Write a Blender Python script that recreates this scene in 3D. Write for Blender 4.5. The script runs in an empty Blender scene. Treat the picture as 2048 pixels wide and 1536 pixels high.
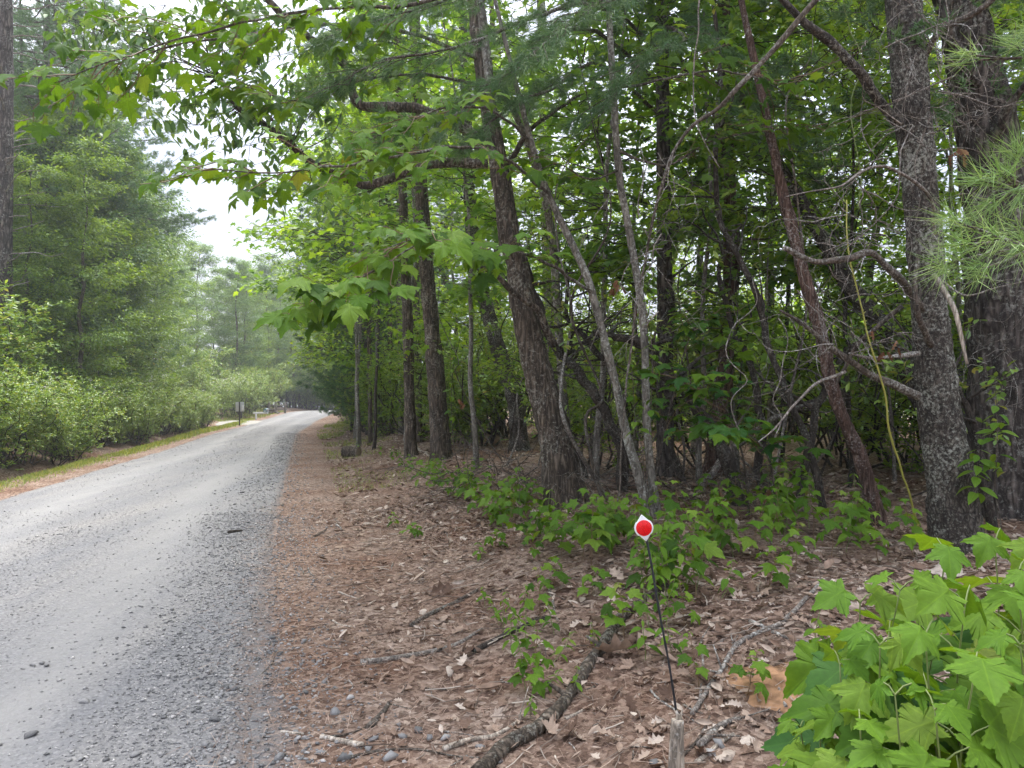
import bpy, math, random
import numpy as np
from mathutils import Matrix, Vector

rng = np.random.default_rng(11)
random.seed(11)
PI = math.pi
scene = bpy.context.scene
COL = scene.collection

# ------------------------------------------------------------------ camera
CAM_Z = 1.6
FPX = 1462.0                       # focal length in pixels of the 2048 px wide photograph
cam_data = bpy.data.cameras.new('camera')
cam_data.sensor_width = 36.0
cam_data.lens = 36.0 * FPX / 2048.0
cam_data.clip_start = 0.05
cam_data.clip_end = 2000.0
cam = bpy.data.objects.new('camera', cam_data)
COL.objects.link(cam)
cam.location = (0, 0, CAM_Z)
cam.rotation_euler = (PI / 2, 0, 0)
scene.camera = cam

# ------------------------------------------------------------------ sky, sun, exposure
SUN_EL, SUN_AZ = math.radians(62), math.radians(-5)      # azimuth from +Y, negative = to the left
world = bpy.data.worlds.new('World')
scene.world = world
world.use_nodes = True
wn, wl = world.node_tree.nodes, world.node_tree.links
wn.clear()
w_out = wn.new('ShaderNodeOutputWorld')
w_bg = wn.new('ShaderNodeBackground')
w_sky = wn.new('ShaderNodeTexSky')
w_sky.sky_type = 'NISHITA'
w_sky.sun_disc = False
w_sky.sun_elevation = SUN_EL
w_sky.sun_rotation = SUN_AZ
w_sky.air_density = 1.0
w_sky.dust_density = 2.0
w_tc = wn.new('ShaderNodeTexCoord')
w_map = wn.new('ShaderNodeMapping')
w_map.inputs['Scale'].default_value = (1.0, 1.0, 2.2)
w_no = wn.new('ShaderNodeTexNoise')
w_no.inputs['Scale'].default_value = 2.6
w_no.inputs['Detail'].default_value = 6
w_cr = wn.new('ShaderNodeValToRGB')
w_cr.color_ramp.elements[0].position = 0.36
w_cr.color_ramp.elements[0].color = (4.7, 5.1, 6.4, 1)
w_cr.color_ramp.elements[1].position = 0.72
w_cr.color_ramp.elements[1].color = (7.8, 8.0, 8.5, 1)
w_mix = wn.new('ShaderNodeMix')
w_mix.data_type = 'RGBA'
w_mix.inputs[0].default_value = 0.86
wl.new(w_tc.outputs['Generated'], w_map.inputs['Vector'])
wl.new(w_map.outputs['Vector'], w_no.inputs['Vector'])
wl.new(w_no.outputs['Fac'], w_cr.inputs['Fac'])
wl.new(w_sky.outputs['Color'], w_mix.inputs['A'])
wl.new(w_cr.outputs['Color'], w_mix.inputs['B'])
# an overcast sky is brightest overhead and dimmer towards the horizon
w_sx = wn.new('ShaderNodeSeparateXYZ')
w_mr = wn.new('ShaderNodeMapRange')
w_mr.inputs['From Min'].default_value = 0.0
w_mr.inputs['From Max'].default_value = 1.0
w_mr.inputs['To Min'].default_value = 0.30
w_mr.inputs['To Max'].default_value = 1.75
w_mu = wn.new('ShaderNodeMix')
w_mu.data_type = 'RGBA'; w_mu.blend_type = 'MULTIPLY'; w_mu.inputs[0].default_value = 1.0
wl.new(w_tc.outputs['Generated'], w_sx.inputs[0])
wl.new(w_sx.outputs['Z'], w_mr.inputs['Value'])
wl.new(w_mix.outputs['Result'], w_mu.inputs['A'])
wl.new(w_mr.outputs['Result'], w_mu.inputs['B'])
wl.new(w_mu.outputs['Result'], w_bg.inputs['Color'])
w_bg.inputs['Strength'].default_value = 0.10
wl.new(w_bg.outputs['Background'], w_out.inputs['Surface'])

sun_data = bpy.data.lights.new('sun', 'SUN')
sun_data.energy = 3.0
sun_data.angle = math.radians(40)
sun_data.color = (1.0, 0.97, 0.92)
sun = bpy.data.objects.new('sun', sun_data)
COL.objects.link(sun)
sdir = Vector((math.sin(SUN_AZ) * math.cos(SUN_EL), math.cos(SUN_AZ) * math.cos(SUN_EL), math.sin(SUN_EL)))
sun.rotation_euler = sdir.to_track_quat('Z', 'Y').to_euler()
sun.location = (0, 0, 40)

scene.view_settings.view_transform = 'Standard'
scene.view_settings.look = 'None'
scene.view_settings.gamma = 1.0
scene.view_settings.use_curve_mapping = False
scene.view_settings.exposure = 1.64
scene.cycles.max_bounces = 6
scene.cycles.diffuse_bounces = 4
scene.cycles.glossy_bounces = 2
scene.cycles.transmission_bounces = 4
scene.cycles.transparent_max_bounces = 4
scene.cycles.volume_bounces = 0
scene.cycles.use_denoising = True
scene.cycles.use_adaptive_sampling = True
scene.cycles.adaptive_threshold = 0.025
scene.cycles.caustics_reflective = False
scene.cycles.caustics_refractive = False

# ------------------------------------------------------------------ numeric helpers
def _hash(ix, iy, iz, seed):
    n = (ix * 374761393 + iy * 668265263 + iz * 2147483647 + seed * 974634777) & 0xFFFFFFFF
    n = ((n ^ (n >> 13)) * 1274126177) & 0xFFFFFFFF
    n = n ^ (n >> 16)
    return (n & 0xFFFF) / 65535.0

def vnoise(p, seed=0):
    """value noise in -1..1 at points p (n,3)"""
    p = np.asarray(p, float)
    i = np.floor(p).astype(np.int64)
    f = p - i
    f = f * f * (3 - 2 * f)
    x, y, z = i[:, 0], i[:, 1], i[:, 2]
    r = 0
    for dx in (0, 1):
        wx = f[:, 0] if dx else 1 - f[:, 0]
        for dy in (0, 1):
            wy = f[:, 1] if dy else 1 - f[:, 1]
            for dz in (0, 1):
                wz = f[:, 2] if dz else 1 - f[:, 2]
                r = r + wx * wy * wz * _hash(x + dx, y + dy, z + dz, seed)
    return r * 2 - 1

def fbm2(x, y, freq, octv=3, seed=0):
    p = np.stack([np.ravel(x) * freq, np.ravel(y) * freq, np.zeros(np.size(x))], 1)
    r, a = 0, 1.0
    for k in range(octv):
        r = r + a * vnoise(p * (2 ** k) + 17.3 * k, seed + k)
        a *= 0.5
    return r.reshape(np.shape(x))

def sm(t):
    t = np.clip(t, 0, 1)
    return t * t * (3 - 2 * t)

def norm(v):
    v = np.asarray(v, float)
    return v / (np.linalg.norm(v, axis=-1, keepdims=True) + 1e-9)

# ------------------------------------------------------------------ the lie of the land
_ky = np.arange(-60, 420, 0.5)
def _smooth(a, n=21):
    k = np.hanning(n); k /= k.sum()
    return np.convolve(np.pad(a, n // 2, mode='edge'), k, 'valid')
_zb = _smooth(np.interp(_ky, [-60, 8, 18, 25, 39, 50, 60, 75, 100, 150, 420], [0, 0, -.12, -.30, -.64, -.72, -.70, -1.15, -2.6, -4.5, -9]))
_xr = _smooth(np.interp(_ky, [-60, 0, 7, 30, 45, 60, 75, 85, 100, 150, 420], [17.8, -.12, -2.3, -8.8, -12.1, -14.4, -17.4, -16.5, -9, 20, 150]))
def RW(Y): return np.interp(Y, [-60, 9, 19, 40, 60, 100], [4.15, 4.1, 3.45, 3.5, 3.9, 4.0])
def zb(Y): return np.interp(Y, _ky, _zb)
def Xr(Y): return np.interp(Y, _ky, _xr)
def H(x, y):
    """height of the ground"""
    x = np.asarray(x, float); y = np.asarray(y, float)
    x, y = np.broadcast_arrays(x, y)
    u = x - Xr(y) + 0.25 * fbm2(x, y, 0.35, 2, 3)
    v = (Xr(y) - RW(y)) - x + 0.15 * fbm2(x, y, 0.4, 2, 5)
    edge = sm((y - 2) / 6)
    right = 0.42 * sm((u - 0.9) / 2.6) + 0.012 * np.clip(u - 3.5, 0, 14) - 0.05 * np.clip(u - 24, 0, 200)
    left = -0.16 * np.exp(-((v - 1.35) / 0.4) ** 2) + 0.40 * sm((v - 1.5) / 2.0) - 0.02 * np.clip(v - 20, 0, 200)
    off = np.maximum(sm((u - 0.2) / 2), sm((v - 0.4) / 2))
    z = zb(y) + np.where(u > -1, right, 0) + np.where(v > -1, left, 0)
    z = z + off * (0.035 * fbm2(x, y, 1.7, 3, 9) + 0.05 * fbm2(x, y, 0.5, 2, 21))
    return z

def P(px, py, d):
    """the point at depth d metres on the ray through photo pixel (px, py)"""
    return np.array([(px - 1024) / FPX * d, d, CAM_Z - (py - 768) / FPX * d])

_dd = np.concatenate([np.arange(1.2, 30, 0.02), np.arange(30, 130, 0.1)])
def G(px, py):
    """where that ray meets the ground"""
    xs = (px - 1024) / FPX * _dd
    zs = CAM_Z - (py - 768) / FPX * _dd
    hit = np.nonzero(zs <= H(xs, _dd))[0]
    k = hit[0] if len(hit) else len(_dd) - 1
    d = _dd[k]
    return np.array([xs[k], d, float(H(xs[k], d))])

def onground(x, y, dz=0.0):
    return np.array([x, y, float(H(x, y)) + dz])

# ------------------------------------------------------------------ mesh helpers
def mesh(name, V, F, mat=None, tint=None, smooth=False, attr='tint'):
    V = np.ascontiguousarray(V, np.float32)
    F = np.ascontiguousarray(F, np.int32)
    me = bpy.data.meshes.new(name)
    n, m, k = len(V), len(F), F.shape[1]
    me.vertices.add(n)
    me.vertices.foreach_set('co', V.ravel())
    me.loops.add(m * k)
    me.loops.foreach_set('vertex_index', F.ravel())
    me.polygons.add(m)
    me.polygons.foreach_set('loop_start', np.arange(0, m * k, k, dtype=np.int32))
    me.polygons.foreach_set('loop_total', np.full(m, k, np.int32))
    if smooth:
        me.polygons.foreach_set('use_smooth', np.ones(m, bool))
    if tint is not None:
        a = me.attributes.new(attr, 'FLOAT', 'POINT')
        a.data.foreach_set('value', np.ascontiguousarray(tint, np.float32))
    me.update(calc_edges=True)
    if mat is not None:
        me.materials.append(mat)
    return me

class Acc:
    """collects pieces with faces of one size into one mesh"""
    def __init__(self): self.V, self.F, self.T, self.n = [], [], [], 0
    def add(self, V, F, t=0.0):
        V = np.asarray(V, float); F = np.asarray(F)
        self.V.append(V); self.F.append(F + self.n); self.n += len(V)
        self.T.append(np.broadcast_to(np.asarray(t, float), (len(V),)))
    def get(self):
        return np.concatenate(self.V), np.concatenate(self.F), np.concatenate(self.T)
    def mesh(self, name, mat, smooth=False):
        V, F, T = self.get()
        return mesh(name, V, F, mat, T, smooth)

def link(name, data, parent=None, loc=None):
    o = bpy.data.objects.new(name, data)
    COL.objects.link(o)
    if parent is not None: o.parent = parent
    if loc is not None: o.location = loc
    return o

def tag(o, label, cat, group=None, kind=None):
    if label: o['label'] = label
    if cat: o['category'] = cat
    if group: o['group'] = group
    if kind: o['kind'] = kind
    return o

def thing(name, label, cat, loc=(0, 0, 0), group=None):
    return tag(link(name, None, None, tuple(float(c) for c in loc)), label, cat, group)

def struct(name, me):
    o = link(name, me)
    o['kind'] = 'structure'
    return o

def stuff(o):
    o['kind'] = 'stuff'
    return o

def catmull(pts, n):
    pts = np.asarray(pts, float)
    if len(pts) == 2:
        t = np.linspace(0, 1, n)[:, None]
        return pts[0] * (1 - t) + pts[1] * t
    q = np.vstack([2 * pts[0] - pts[1], pts, 2 * pts[-1] - pts[-2]])
    t = np.linspace(0, len(pts) - 1 - 1e-6, n)
    i = t.astype(int); f = (t - i)[:, None]
    a, b, c, d = q[i], q[i + 1], q[i + 2], q[i + 3]
    return 0.5 * (2 * b + (c - a) * f + (2 * a - 5 * b + 4 * c - d) * f ** 2 + (3 * b - a - 3 * c + d) * f ** 3)

def tube(path, rad, sides=6, taper_end=True):
    """quads round a path; rad is a number or one radius per point"""
    path = np.asarray(path, float); n = len(path)
    rad = np.broadcast_to(np.asarray(rad, float), (n,))
    T = norm(np.gradient(path, axis=0))
    ref = np.array([0, 0, 1.0]) if abs(T[0, 2]) < 0.9 else np.array([1.0, 0, 0])
    N = np.zeros_like(path)
    N[0] = norm(np.cross(T[0], ref))
    for i in range(1, n):
        v = N[i - 1] - T[i] * np.dot(N[i - 1], T[i])
        N[i] = norm(v)
    B = np.cross(T, N)
    a = np.linspace(0, 2 * PI, sides, endpoint=False)
    V = path[:, None, :] + rad[:, None, None] * (np.cos(a)[None, :, None] * N[:, None, :] + np.sin(a)[None, :, None] * B[:, None, :])
    V = V.reshape(-1, 3)
    i = np.arange(n - 1)[:, None]; j = np.arange(sides)[None, :]
    j2 = (j + 1) % sides
    F = np.stack([i * sides + j, i * sides + j2, (i + 1) * sides + j2, (i + 1) * sides + j], -1).reshape(-1, 4)
    if taper_end:                                   # close both ends (sides must be even)
        c0, c1 = len(V), len(V) + 1
        V = np.vstack([V, path[0], path[-1]])
        # end caps as quads (two neighbouring sides and the centre)
        k = np.arange(0, sides, 2)
        F = np.vstack([F,
                       np.stack([np.full(len(k), c0), (k + 2) % sides, (k + 1) % sides, k], -1),
                       np.stack([np.full(len(k), c1), (n - 1) * sides + k, (n - 1) * sides + (k + 1) % sides, (n - 1) * sides + (k + 2) % sides], -1)])
    return V, F

def frames(ydir, up):
    y = norm(ydir)
    x = norm(np.cross(y, up))
    z = np.cross(x, y)
    return np.stack([x, y, z], -1)                  # columns

def place(tV, tF, pos, R, scale):
    """many copies of one template: pos (n,3), R (n,3,3), scale (n,) -> V, F"""
    n, k = len(pos), len(tV)
    V = np.einsum('nij,kj->nki', R, tV) * np.asarray(scale).reshape(-1, 1, 1) + pos[:, None, :]
    F = tF[None] + (np.arange(n) * k)[:, None, None]
    return V.reshape(-1, 3), F.reshape(-1, tF.shape[1])

def rnd_dirs(n):
    return norm(rng.normal(size=(n, 3)))

# ------------------------------------------------------------------ materials
def _nodes(name):
    m = bpy.data.materials.new(name)
    m.use_nodes = True
    nt = m.node_tree
    nt.nodes.clear()
    return m, nt.nodes, nt.links

def ramp(N, stops):
    r = N.new('ShaderNodeValToRGB')
    e = r.color_ramp.elements
    while len(e) < len(stops): e.new(0.5)
    for k, (p, c) in enumerate(stops):
        e[k].position = p
        e[k].color = (*c, 1)
    return r

def mat_leaf(name, stops, trans=0.38, rough=0.45, spec=0.35, tcol=(1.45, 1.22, 0.45), veins=False):
    m, N, L = _nodes(name)
    out = N.new('ShaderNodeOutputMaterial')
    at = N.new('ShaderNodeAttribute'); at.attribute_name = 'tint'
    oi = N.new('ShaderNodeObjectInfo')
    ad = N.new('ShaderNodeMath'); ad.operation = 'ADD'
    fr = N.new('ShaderNodeMath'); fr.operation = 'FRACT'
    L.new(at.outputs['Fac'], ad.inputs[0]); L.new(oi.outputs['Random'], ad.inputs[1]); L.new(ad.outputs[0], fr.inputs[0])
    if not veins: stops = [(p_, tuple(c_ * 1.4 for c_ in col_)) for p_, col_ in stops]
    r = ramp(N, stops)
    L.new(fr.outputs[0], r.inputs['Fac'])
    tc = N.new('ShaderNodeTexCoord')
    no = N.new('ShaderNodeTexNoise'); no.inputs['Scale'].default_value = 9; no.inputs['Detail'].default_value = 2
    L.new(tc.outputs['Object'], no.inputs['Vector'])
    mr = N.new('ShaderNodeMapRange'); mr.inputs['To Min'].default_value = 0.75; mr.inputs['To Max'].default_value = 1.25
    L.new(no.outputs['Fac'], mr.inputs['Value'])
    mu = N.new('ShaderNodeMix'); mu.data_type = 'RGBA'; mu.blend_type = 'MULTIPLY'; mu.inputs[0].default_value = 1
    L.new(r.outputs['Color'], mu.inputs['A']); L.new(mr.outputs['Result'], mu.inputs['B'])
    if veins:                                       # paler ribs running to the lobes, in the leaf's own coordinates
        sp = N.new('ShaderNodeSeparateXYZ'); L.new(tc.outputs['Object'], sp.inputs[0])
        def mth(op, a, b=None):
            q = N.new('ShaderNodeMath'); q.operation = op
            for i, v in enumerate((a, b)):
                if v is None: continue
                if isinstance(v, (int, float)): q.inputs[i].default_value = v
                else: L.new(v, q.inputs[i])
            return q.outputs[0]
        ax = mth('ABSOLUTE', sp.outputs['X'])
        an = mth('ARCTAN2', ax, sp.outputs['Y'])
        dd = mth('MINIMUM', mth('MINIMUM', an, mth('ABSOLUTE', mth('SUBTRACT', an, 1.07))), mth('ABSOLUTE', mth('SUBTRACT', an, 1.85)))
        rr = mth('SQRT', mth('ADD', mth('MULTIPLY', ax, ax), mth('MULTIPLY', sp.outputs['Y'], sp.outputs['Y'])))
        w1 = mth('MULTIPLY', dd, rr)
        w2 = mth('ABSOLUTE', mth('SINE', mth('SUBTRACT', mth('MULTIPLY', rr, 30.0), mth('MULTIPLY', w1, 34.0))))
        fine = mth('MULTIPLY', mth('LESS_THAN', w2, 0.16), 0.28)
        vr = N.new('ShaderNodeMapRange'); vr.inputs['From Min'].default_value = 0.006; vr.inputs['From Max'].default_value = 0.022
        vr.inputs['To Min'].default_value = 0.75; vr.inputs['To Max'].default_value = 0.0
        L.new(w1, vr.inputs['Value'])
        mv = N.new('ShaderNodeMix'); mv.data_type = 'RGBA'
        L.new(mth('MAXIMUM', vr.outputs['Result'], fine), mv.inputs[0]); L.new(mu.outputs['Result'], mv.inputs['A'])
        ml = N.new('ShaderNodeMix'); ml.data_type = 'RGBA'; ml.blend_type = 'MULTIPLY'; ml.inputs[0].default_value = 1; ml.inputs['B'].default_value = (1.35, 1.28, 1.15, 1)
        L.new(mu.outputs['Result'], ml.inputs['A']); L.new(ml.outputs['Result'], mv.inputs['B'])
        mu = mv
    p = N.new('ShaderNodeBsdfPrincipled')
    p.inputs['Roughness'].default_value = rough if not veins else 0.6
    p.inputs['Specular IOR Level'].default_value = spec if not veins else 0.18
    L.new(mu.outputs['Result'], p.inputs['Base Color'])
    t = N.new('ShaderNodeBsdfTranslucent')
    mt = N.new('ShaderNodeMix'); mt.data_type = 'RGBA'; mt.blend_type = 'MULTIPLY'; mt.inputs[0].default_value = 1
    mt.inputs['B'].default_value = (*tcol, 1)
    L.new(mu.outputs['Result'], mt.inputs['A']); L.new(mt.outputs['Result'], t.inputs['Color'])
    mx = N.new('ShaderNodeMixShader'); mx.inputs[0].default_value = trans
    L.new(p.outputs[0], mx.inputs[1]); L.new(t.outputs[0], mx.inputs[2]); L.new(mx.outputs[0], out.inputs['Surface'])
    return m

def mat_bark(name, dark, mid, lich, lich_amt=0.5, scale=1.0, stretch=0.28, bump=0.6, moss=None):
    m, N, L = _nodes(name)
    out = N.new('ShaderNodeOutputMaterial')
    p = N.new('ShaderNodeBsdfPrincipled'); p.inputs['Roughness'].default_value = 0.9; p.inputs['Specular IOR Level'].default_value = 0.15
    tc = N.new('ShaderNodeTexCoord')
    mp = N.new('ShaderNodeMapping'); mp.inputs['Scale'].default_value = (1, 1, stretch)
    L.new(tc.outputs['Object'], mp.inputs['Vector'])
    vo = N.new('ShaderNodeTexVoronoi'); vo.feature = 'DISTANCE_TO_EDGE'; vo.inputs['Scale'].default_value = 26 * scale
    n0 = N.new('ShaderNodeTexNoise'); n0.inputs['Scale'].default_value = 16 * scale; n0.inputs['Detail'].default_value = 5
    L.new(mp.outputs['Vector'], n0.inputs['Vector'])
    mxv = N.new('ShaderNodeMix'); mxv.data_type = 'RGBA'; mxv.inputs[0].default_value = 0.10
    L.new(mp.outputs['Vector'], mxv.inputs['A']); L.new(n0.outputs['Color'], mxv.inputs['B'])
    L.new(mxv.outputs['Result'], vo.inputs['Vector'])
    r1 = ramp(N, [(0.0, tuple(c * 0.45 for c in dark)), (0.16, dark), (0.5, mid)])
    L.new(vo.outputs['Distance'], r1.inputs['Fac'])
    r2 = ramp(N, [(0.3, (0.55, 0.55, 0.55)), (0.7, (1.25, 1.2, 1.15))])
    L.new(n0.outputs['Fac'], r2.inputs['Fac'])
    mu = N.new('ShaderNodeMix'); mu.data_type = 'RGBA'; mu.blend_type = 'MULTIPLY'; mu.inputs[0].default_value = 1
    L.new(r1.outputs['Color'], mu.inputs['A']); L.new(r2.outputs['Color'], mu.inputs['B'])
    n1 = N.new('ShaderNodeTexNoise'); n1.inputs['Scale'].default_value = 34 * scale; n1.inputs['Detail'].default_value = 6; n1.inputs['Roughness'].default_value = 0.7
    L.new(tc.outputs['Object'], n1.inputs['Vector'])
    n2 = N.new('ShaderNodeTexNoise'); n2.inputs['Scale'].default_value = 2.6; n2.inputs['Detail'].default_value = 3
    L.new(tc.outputs['Object'], n2.inputs['Vector'])
    ma = N.new('ShaderNodeMath'); ma.operation = 'MULTIPLY_ADD'; ma.inputs[1].default_value = 0.45
    L.new(n2.outputs['Fac'], ma.inputs[0]); L.new(n1.outputs['Fac'], ma.inputs[2])
    rl = ramp(N, [(0.80 - 0.12 * lich_amt, (0, 0, 0)), (0.97 - 0.12 * lich_amt, (.85, .85, .85))])
    L.new(ma.outputs[0], rl.inputs['Fac'])
    ml = N.new('ShaderNodeMix'); ml.data_type = 'RGBA'
    L.new(rl.outputs['Color'], ml.inputs[0]); L.new(mu.outputs['Result'], ml.inputs['A']); ml.inputs['B'].default_value = (*lich, 1)
    L.new(ml.outputs['Result'], p.inputs['Base Color'])
    bp = N.new('ShaderNodeBump'); bp.inputs['Strength'].default_value = bump; bp.inputs['Distance'].default_value = 0.02
    ad = N.new('ShaderNodeMath'); ad.operation = 'MULTIPLY_ADD'; ad.inputs[1].default_value = 1.5
    L.new(vo.outputs['Distance'], ad.inputs[0]); L.new(n1.outputs['Fac'], ad.inputs[2])
    L.new(ad.outputs[0], bp.inputs['Height']); L.new(bp.outputs['Normal'], p.inputs['Normal'])
    L.new(p.outputs[0], out.inputs['Surface'])
    return m

def mat_tint(name, stops, rough=0.9, trans=0.0, noise=14.0, nlow=0.65, nhigh=1.3, bump=0.0):
    """matt material coloured by the per-piece tint"""
    m, N, L = _nodes(name)
    out = N.new('ShaderNodeOutputMaterial')
    p = N.new('ShaderNodeBsdfPrincipled'); p.inputs['Roughness'].default_value = rough; p.inputs['Specular IOR Level'].default_value = 0.2
    at = N.new('ShaderNodeAttribute'); at.attribute_name = 'tint'
    oi = N.new('ShaderNodeObjectInfo')
    ad = N.new('ShaderNodeMath'); ad.operation = 'ADD'
    fr = N.new('ShaderNodeMath'); fr.operation = 'FRACT'
    L.new(at.outputs['Fac'], ad.inputs[0]); L.new(oi.outputs['Random'], ad.inputs[1]); L.new(ad.outputs[0], fr.inputs[0])
    r = ramp(N, stops); L.new(fr.outputs[0], r.inputs['Fac'])
    tc = N.new('ShaderNodeTexCoord')
    no = N.new('ShaderNodeTexNoise'); no.inputs['Scale'].default_value = noise; no.inputs['Detail'].default_value = 4
    L.new(tc.outputs['Object'], no.inputs['Vector'])
    mr = N.new('ShaderNodeMapRange'); mr.inputs['From Min'].default_value = 0.25; mr.inputs['From Max'].default_value = 0.75
    mr.inputs['To Min'].default_value = nlow; mr.inputs['To Max'].default_value = nhigh
    L.new(no.outputs['Fac'], mr.inputs['Value'])
    mu = N.new('ShaderNodeMix'); mu.data_type = 'RGBA'; mu.blend_type = 'MULTIPLY'; mu.inputs[0].default_value = 1
    L.new(r.outputs['Color'], mu.inputs['A']); L.new(mr.outputs['Result'], mu.inputs['B'])
    L.new(mu.outputs['Result'], p.inputs['Base Color'])
    if bump:
        bp = N.new('ShaderNodeBump'); bp.inputs['Strength'].default_value = bump; bp.inputs['Distance'].default_value = 0.01
        L.new(no.outputs['Fac'], bp.inputs['Height']); L.new(bp.outputs['Normal'], p.inputs['Normal'])
    if trans:
        t = N.new('ShaderNodeBsdfTranslucent'); L.new(mu.outputs['Result'], t.inputs['Color'])
        mx = N.new('ShaderNodeMixShader'); mx.inputs[0].default_value = trans
        L.new(p.outputs[0], mx.inputs[1]); L.new(t.outputs[0], mx.inputs[2]); L.new(mx.outputs[0], out.inputs['Surface'])
    else:
        L.new(p.outputs[0], out.inputs['Surface'])
    return m

def mat_plain(name, col, rough=0.6, noise=12.0, amt=0.12, metallic=0.0, spec=0.4):
    m, N, L = _nodes(name)
    out = N.new('ShaderNodeOutputMaterial')
    p = N.new('ShaderNodeBsdfPrincipled'); p.inputs['Roughness'].default_value = rough; p.inputs['Metallic'].default_value = metallic
    p.inputs['Specular IOR Level'].default_value = spec
    tc = N.new('ShaderNodeTexCoord')
    no = N.new('ShaderNodeTexNoise'); no.inputs['Scale'].default_value = noise; no.inputs['Detail'].default_value = 5
    L.new(tc.outputs['Object'], no.inputs['Vector'])
    r = ramp(N, [(0.3, tuple(c * (1 - amt) for c in col)), (0.7, tuple(min(1, c * (1 + amt)) for c in col))])
    L.new(no.outputs['Fac'], r.inputs['Fac']); L.new(r.outputs['Color'], p.inputs['Base Color'])
    L.new(p.outputs[0], out.inputs['Surface'])
    return m

def edge_mix(N, L, base, other, tc, noise_scale=7.0):
    """mix base towards other where the mesh says so (attribute edge), broken up by noise"""
    at = N.new('ShaderNodeAttribute'); at.attribute_name = 'edge'
    n = N.new('ShaderNodeTexNoise'); n.inputs['Scale'].default_value = noise_scale; n.inputs['Detail'].default_value = 7; n.inputs['Roughness'].default_value = 0.75
    L.new(tc.outputs['Object'], n.inputs['Vector'])
    a = N.new('ShaderNodeMath'); a.operation = 'ADD'; L.new(at.outputs['Fac'], a.inputs[0]); L.new(n.outputs['Fac'], a.inputs[1])
    mr = N.new('ShaderNodeMapRange'); mr.inputs['From Min'].default_value = 0.82; mr.inputs['From Max'].default_value = 1.12
    L.new(a.outputs[0], mr.inputs['Value'])
    m = N.new('ShaderNodeMix'); m.data_type = 'RGBA'
    L.new(mr.outputs['Result'], m.inputs[0]); L.new(base, m.inputs['A'])
    if isinstance(other, tuple): m.inputs['B'].default_value = (*other, 1)
    else: L.new(other, m.inputs['B'])
    return m.outputs['Result']

def mat_ground(name):
    """forest floor: brown duff with needle streaks and leaf crumbs"""
    m, N, L = _nodes(name)
    out = N.new('ShaderNodeOutputMaterial')
    p = N.new('ShaderNodeBsdfPrincipled'); p.inputs['Roughness'].default_value = 0.95; p.inputs['Specular IOR Level'].default_value = 0.1
    tc = N.new('ShaderNodeTexCoord')
    vo = N.new('ShaderNodeTexVoronoi'); vo.inputs['Scale'].default_value = 34
    n1 = N.new('ShaderNodeTexNoise'); n1.inputs['Scale'].default_value = 60; n1.inputs['Detail'].default_value = 6; n1.inputs['Roughness'].default_value = 0.7
    n2 = N.new('ShaderNodeTexNoise'); n2.inputs['Scale'].default_value = 1.1; n2.inputs['Detail'].default_value = 5
    for q in (vo, n1, n2): L.new(tc.outputs['Object'], q.inputs['Vector'])
    r1 = ramp(N, [(0.0, (0.098, 0.070, 0.056)), (0.35, (0.19, 0.140, 0.112)), (0.7, (0.285, 0.223, 0.183)), (1.0, (0.38, 0.318, 0.268))])
    sx = N.new('ShaderNodeSeparateColor'); L.new(vo.outputs['Color'], sx.inputs[0]); L.new(sx.outputs[0], r1.inputs['Fac'])
    r2 = ramp(N, [(0.3, (0.45, 0.42, 0.40)), (0.7, (1.2, 1.2, 1.2))]); L.new(n1.outputs['Fac'], r2.inputs['Fac'])
    r3 = ramp(N, [(0.34, (0.78, 0.60, 0.50)), (0.6, (1.1, 1.05, 1.0))]); L.new(n2.outputs['Fac'], r3.inputs['Fac'])
    a = N.new('ShaderNodeMix'); a.data_type = 'RGBA'; a.blend_type = 'MULTIPLY'; a.inputs[0].default_value = 1
    L.new(r1.outputs['Color'], a.inputs['A']); L.new(r2.outputs['Color'], a.inputs['B'])
    b = N.new('ShaderNodeMix'); b.data_type = 'RGBA'; b.blend_type = 'MULTIPLY'; b.inputs[0].default_value = 1
    L.new(a.outputs['Result'], b.inputs['A']); L.new(r3.outputs['Color'], b.inputs['B'])
    dust = ramp(N, [(0.2, (0.12, 0.115, 0.112)), (0.6, (0.20, 0.19, 0.182)), (0.9, (0.27, 0.262, 0.255))]); L.new(n1.outputs['Fac'], dust.inputs['Fac'])
    L.new(edge_mix(N, L, b.outputs['Result'], dust.outputs['Color'], tc), p.inputs['Base Color'])
    bp = N.new('ShaderNodeBump'); bp.inputs['Strength'].default_value = 0.7; bp.inputs['Distance'].default_value = 0.02
    ad = N.new('ShaderNodeMath'); ad.operation = 'ADD'; L.new(n1.outputs['Fac'], ad.inputs[0]); L.new(vo.outputs['Distance'], ad.inputs[1])
    L.new(ad.outputs[0], bp.inputs['Height']); L.new(bp.outputs['Normal'], p.inputs['Normal'])
    L.new(p.outputs[0], out.inputs['Surface'])
    return m

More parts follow.
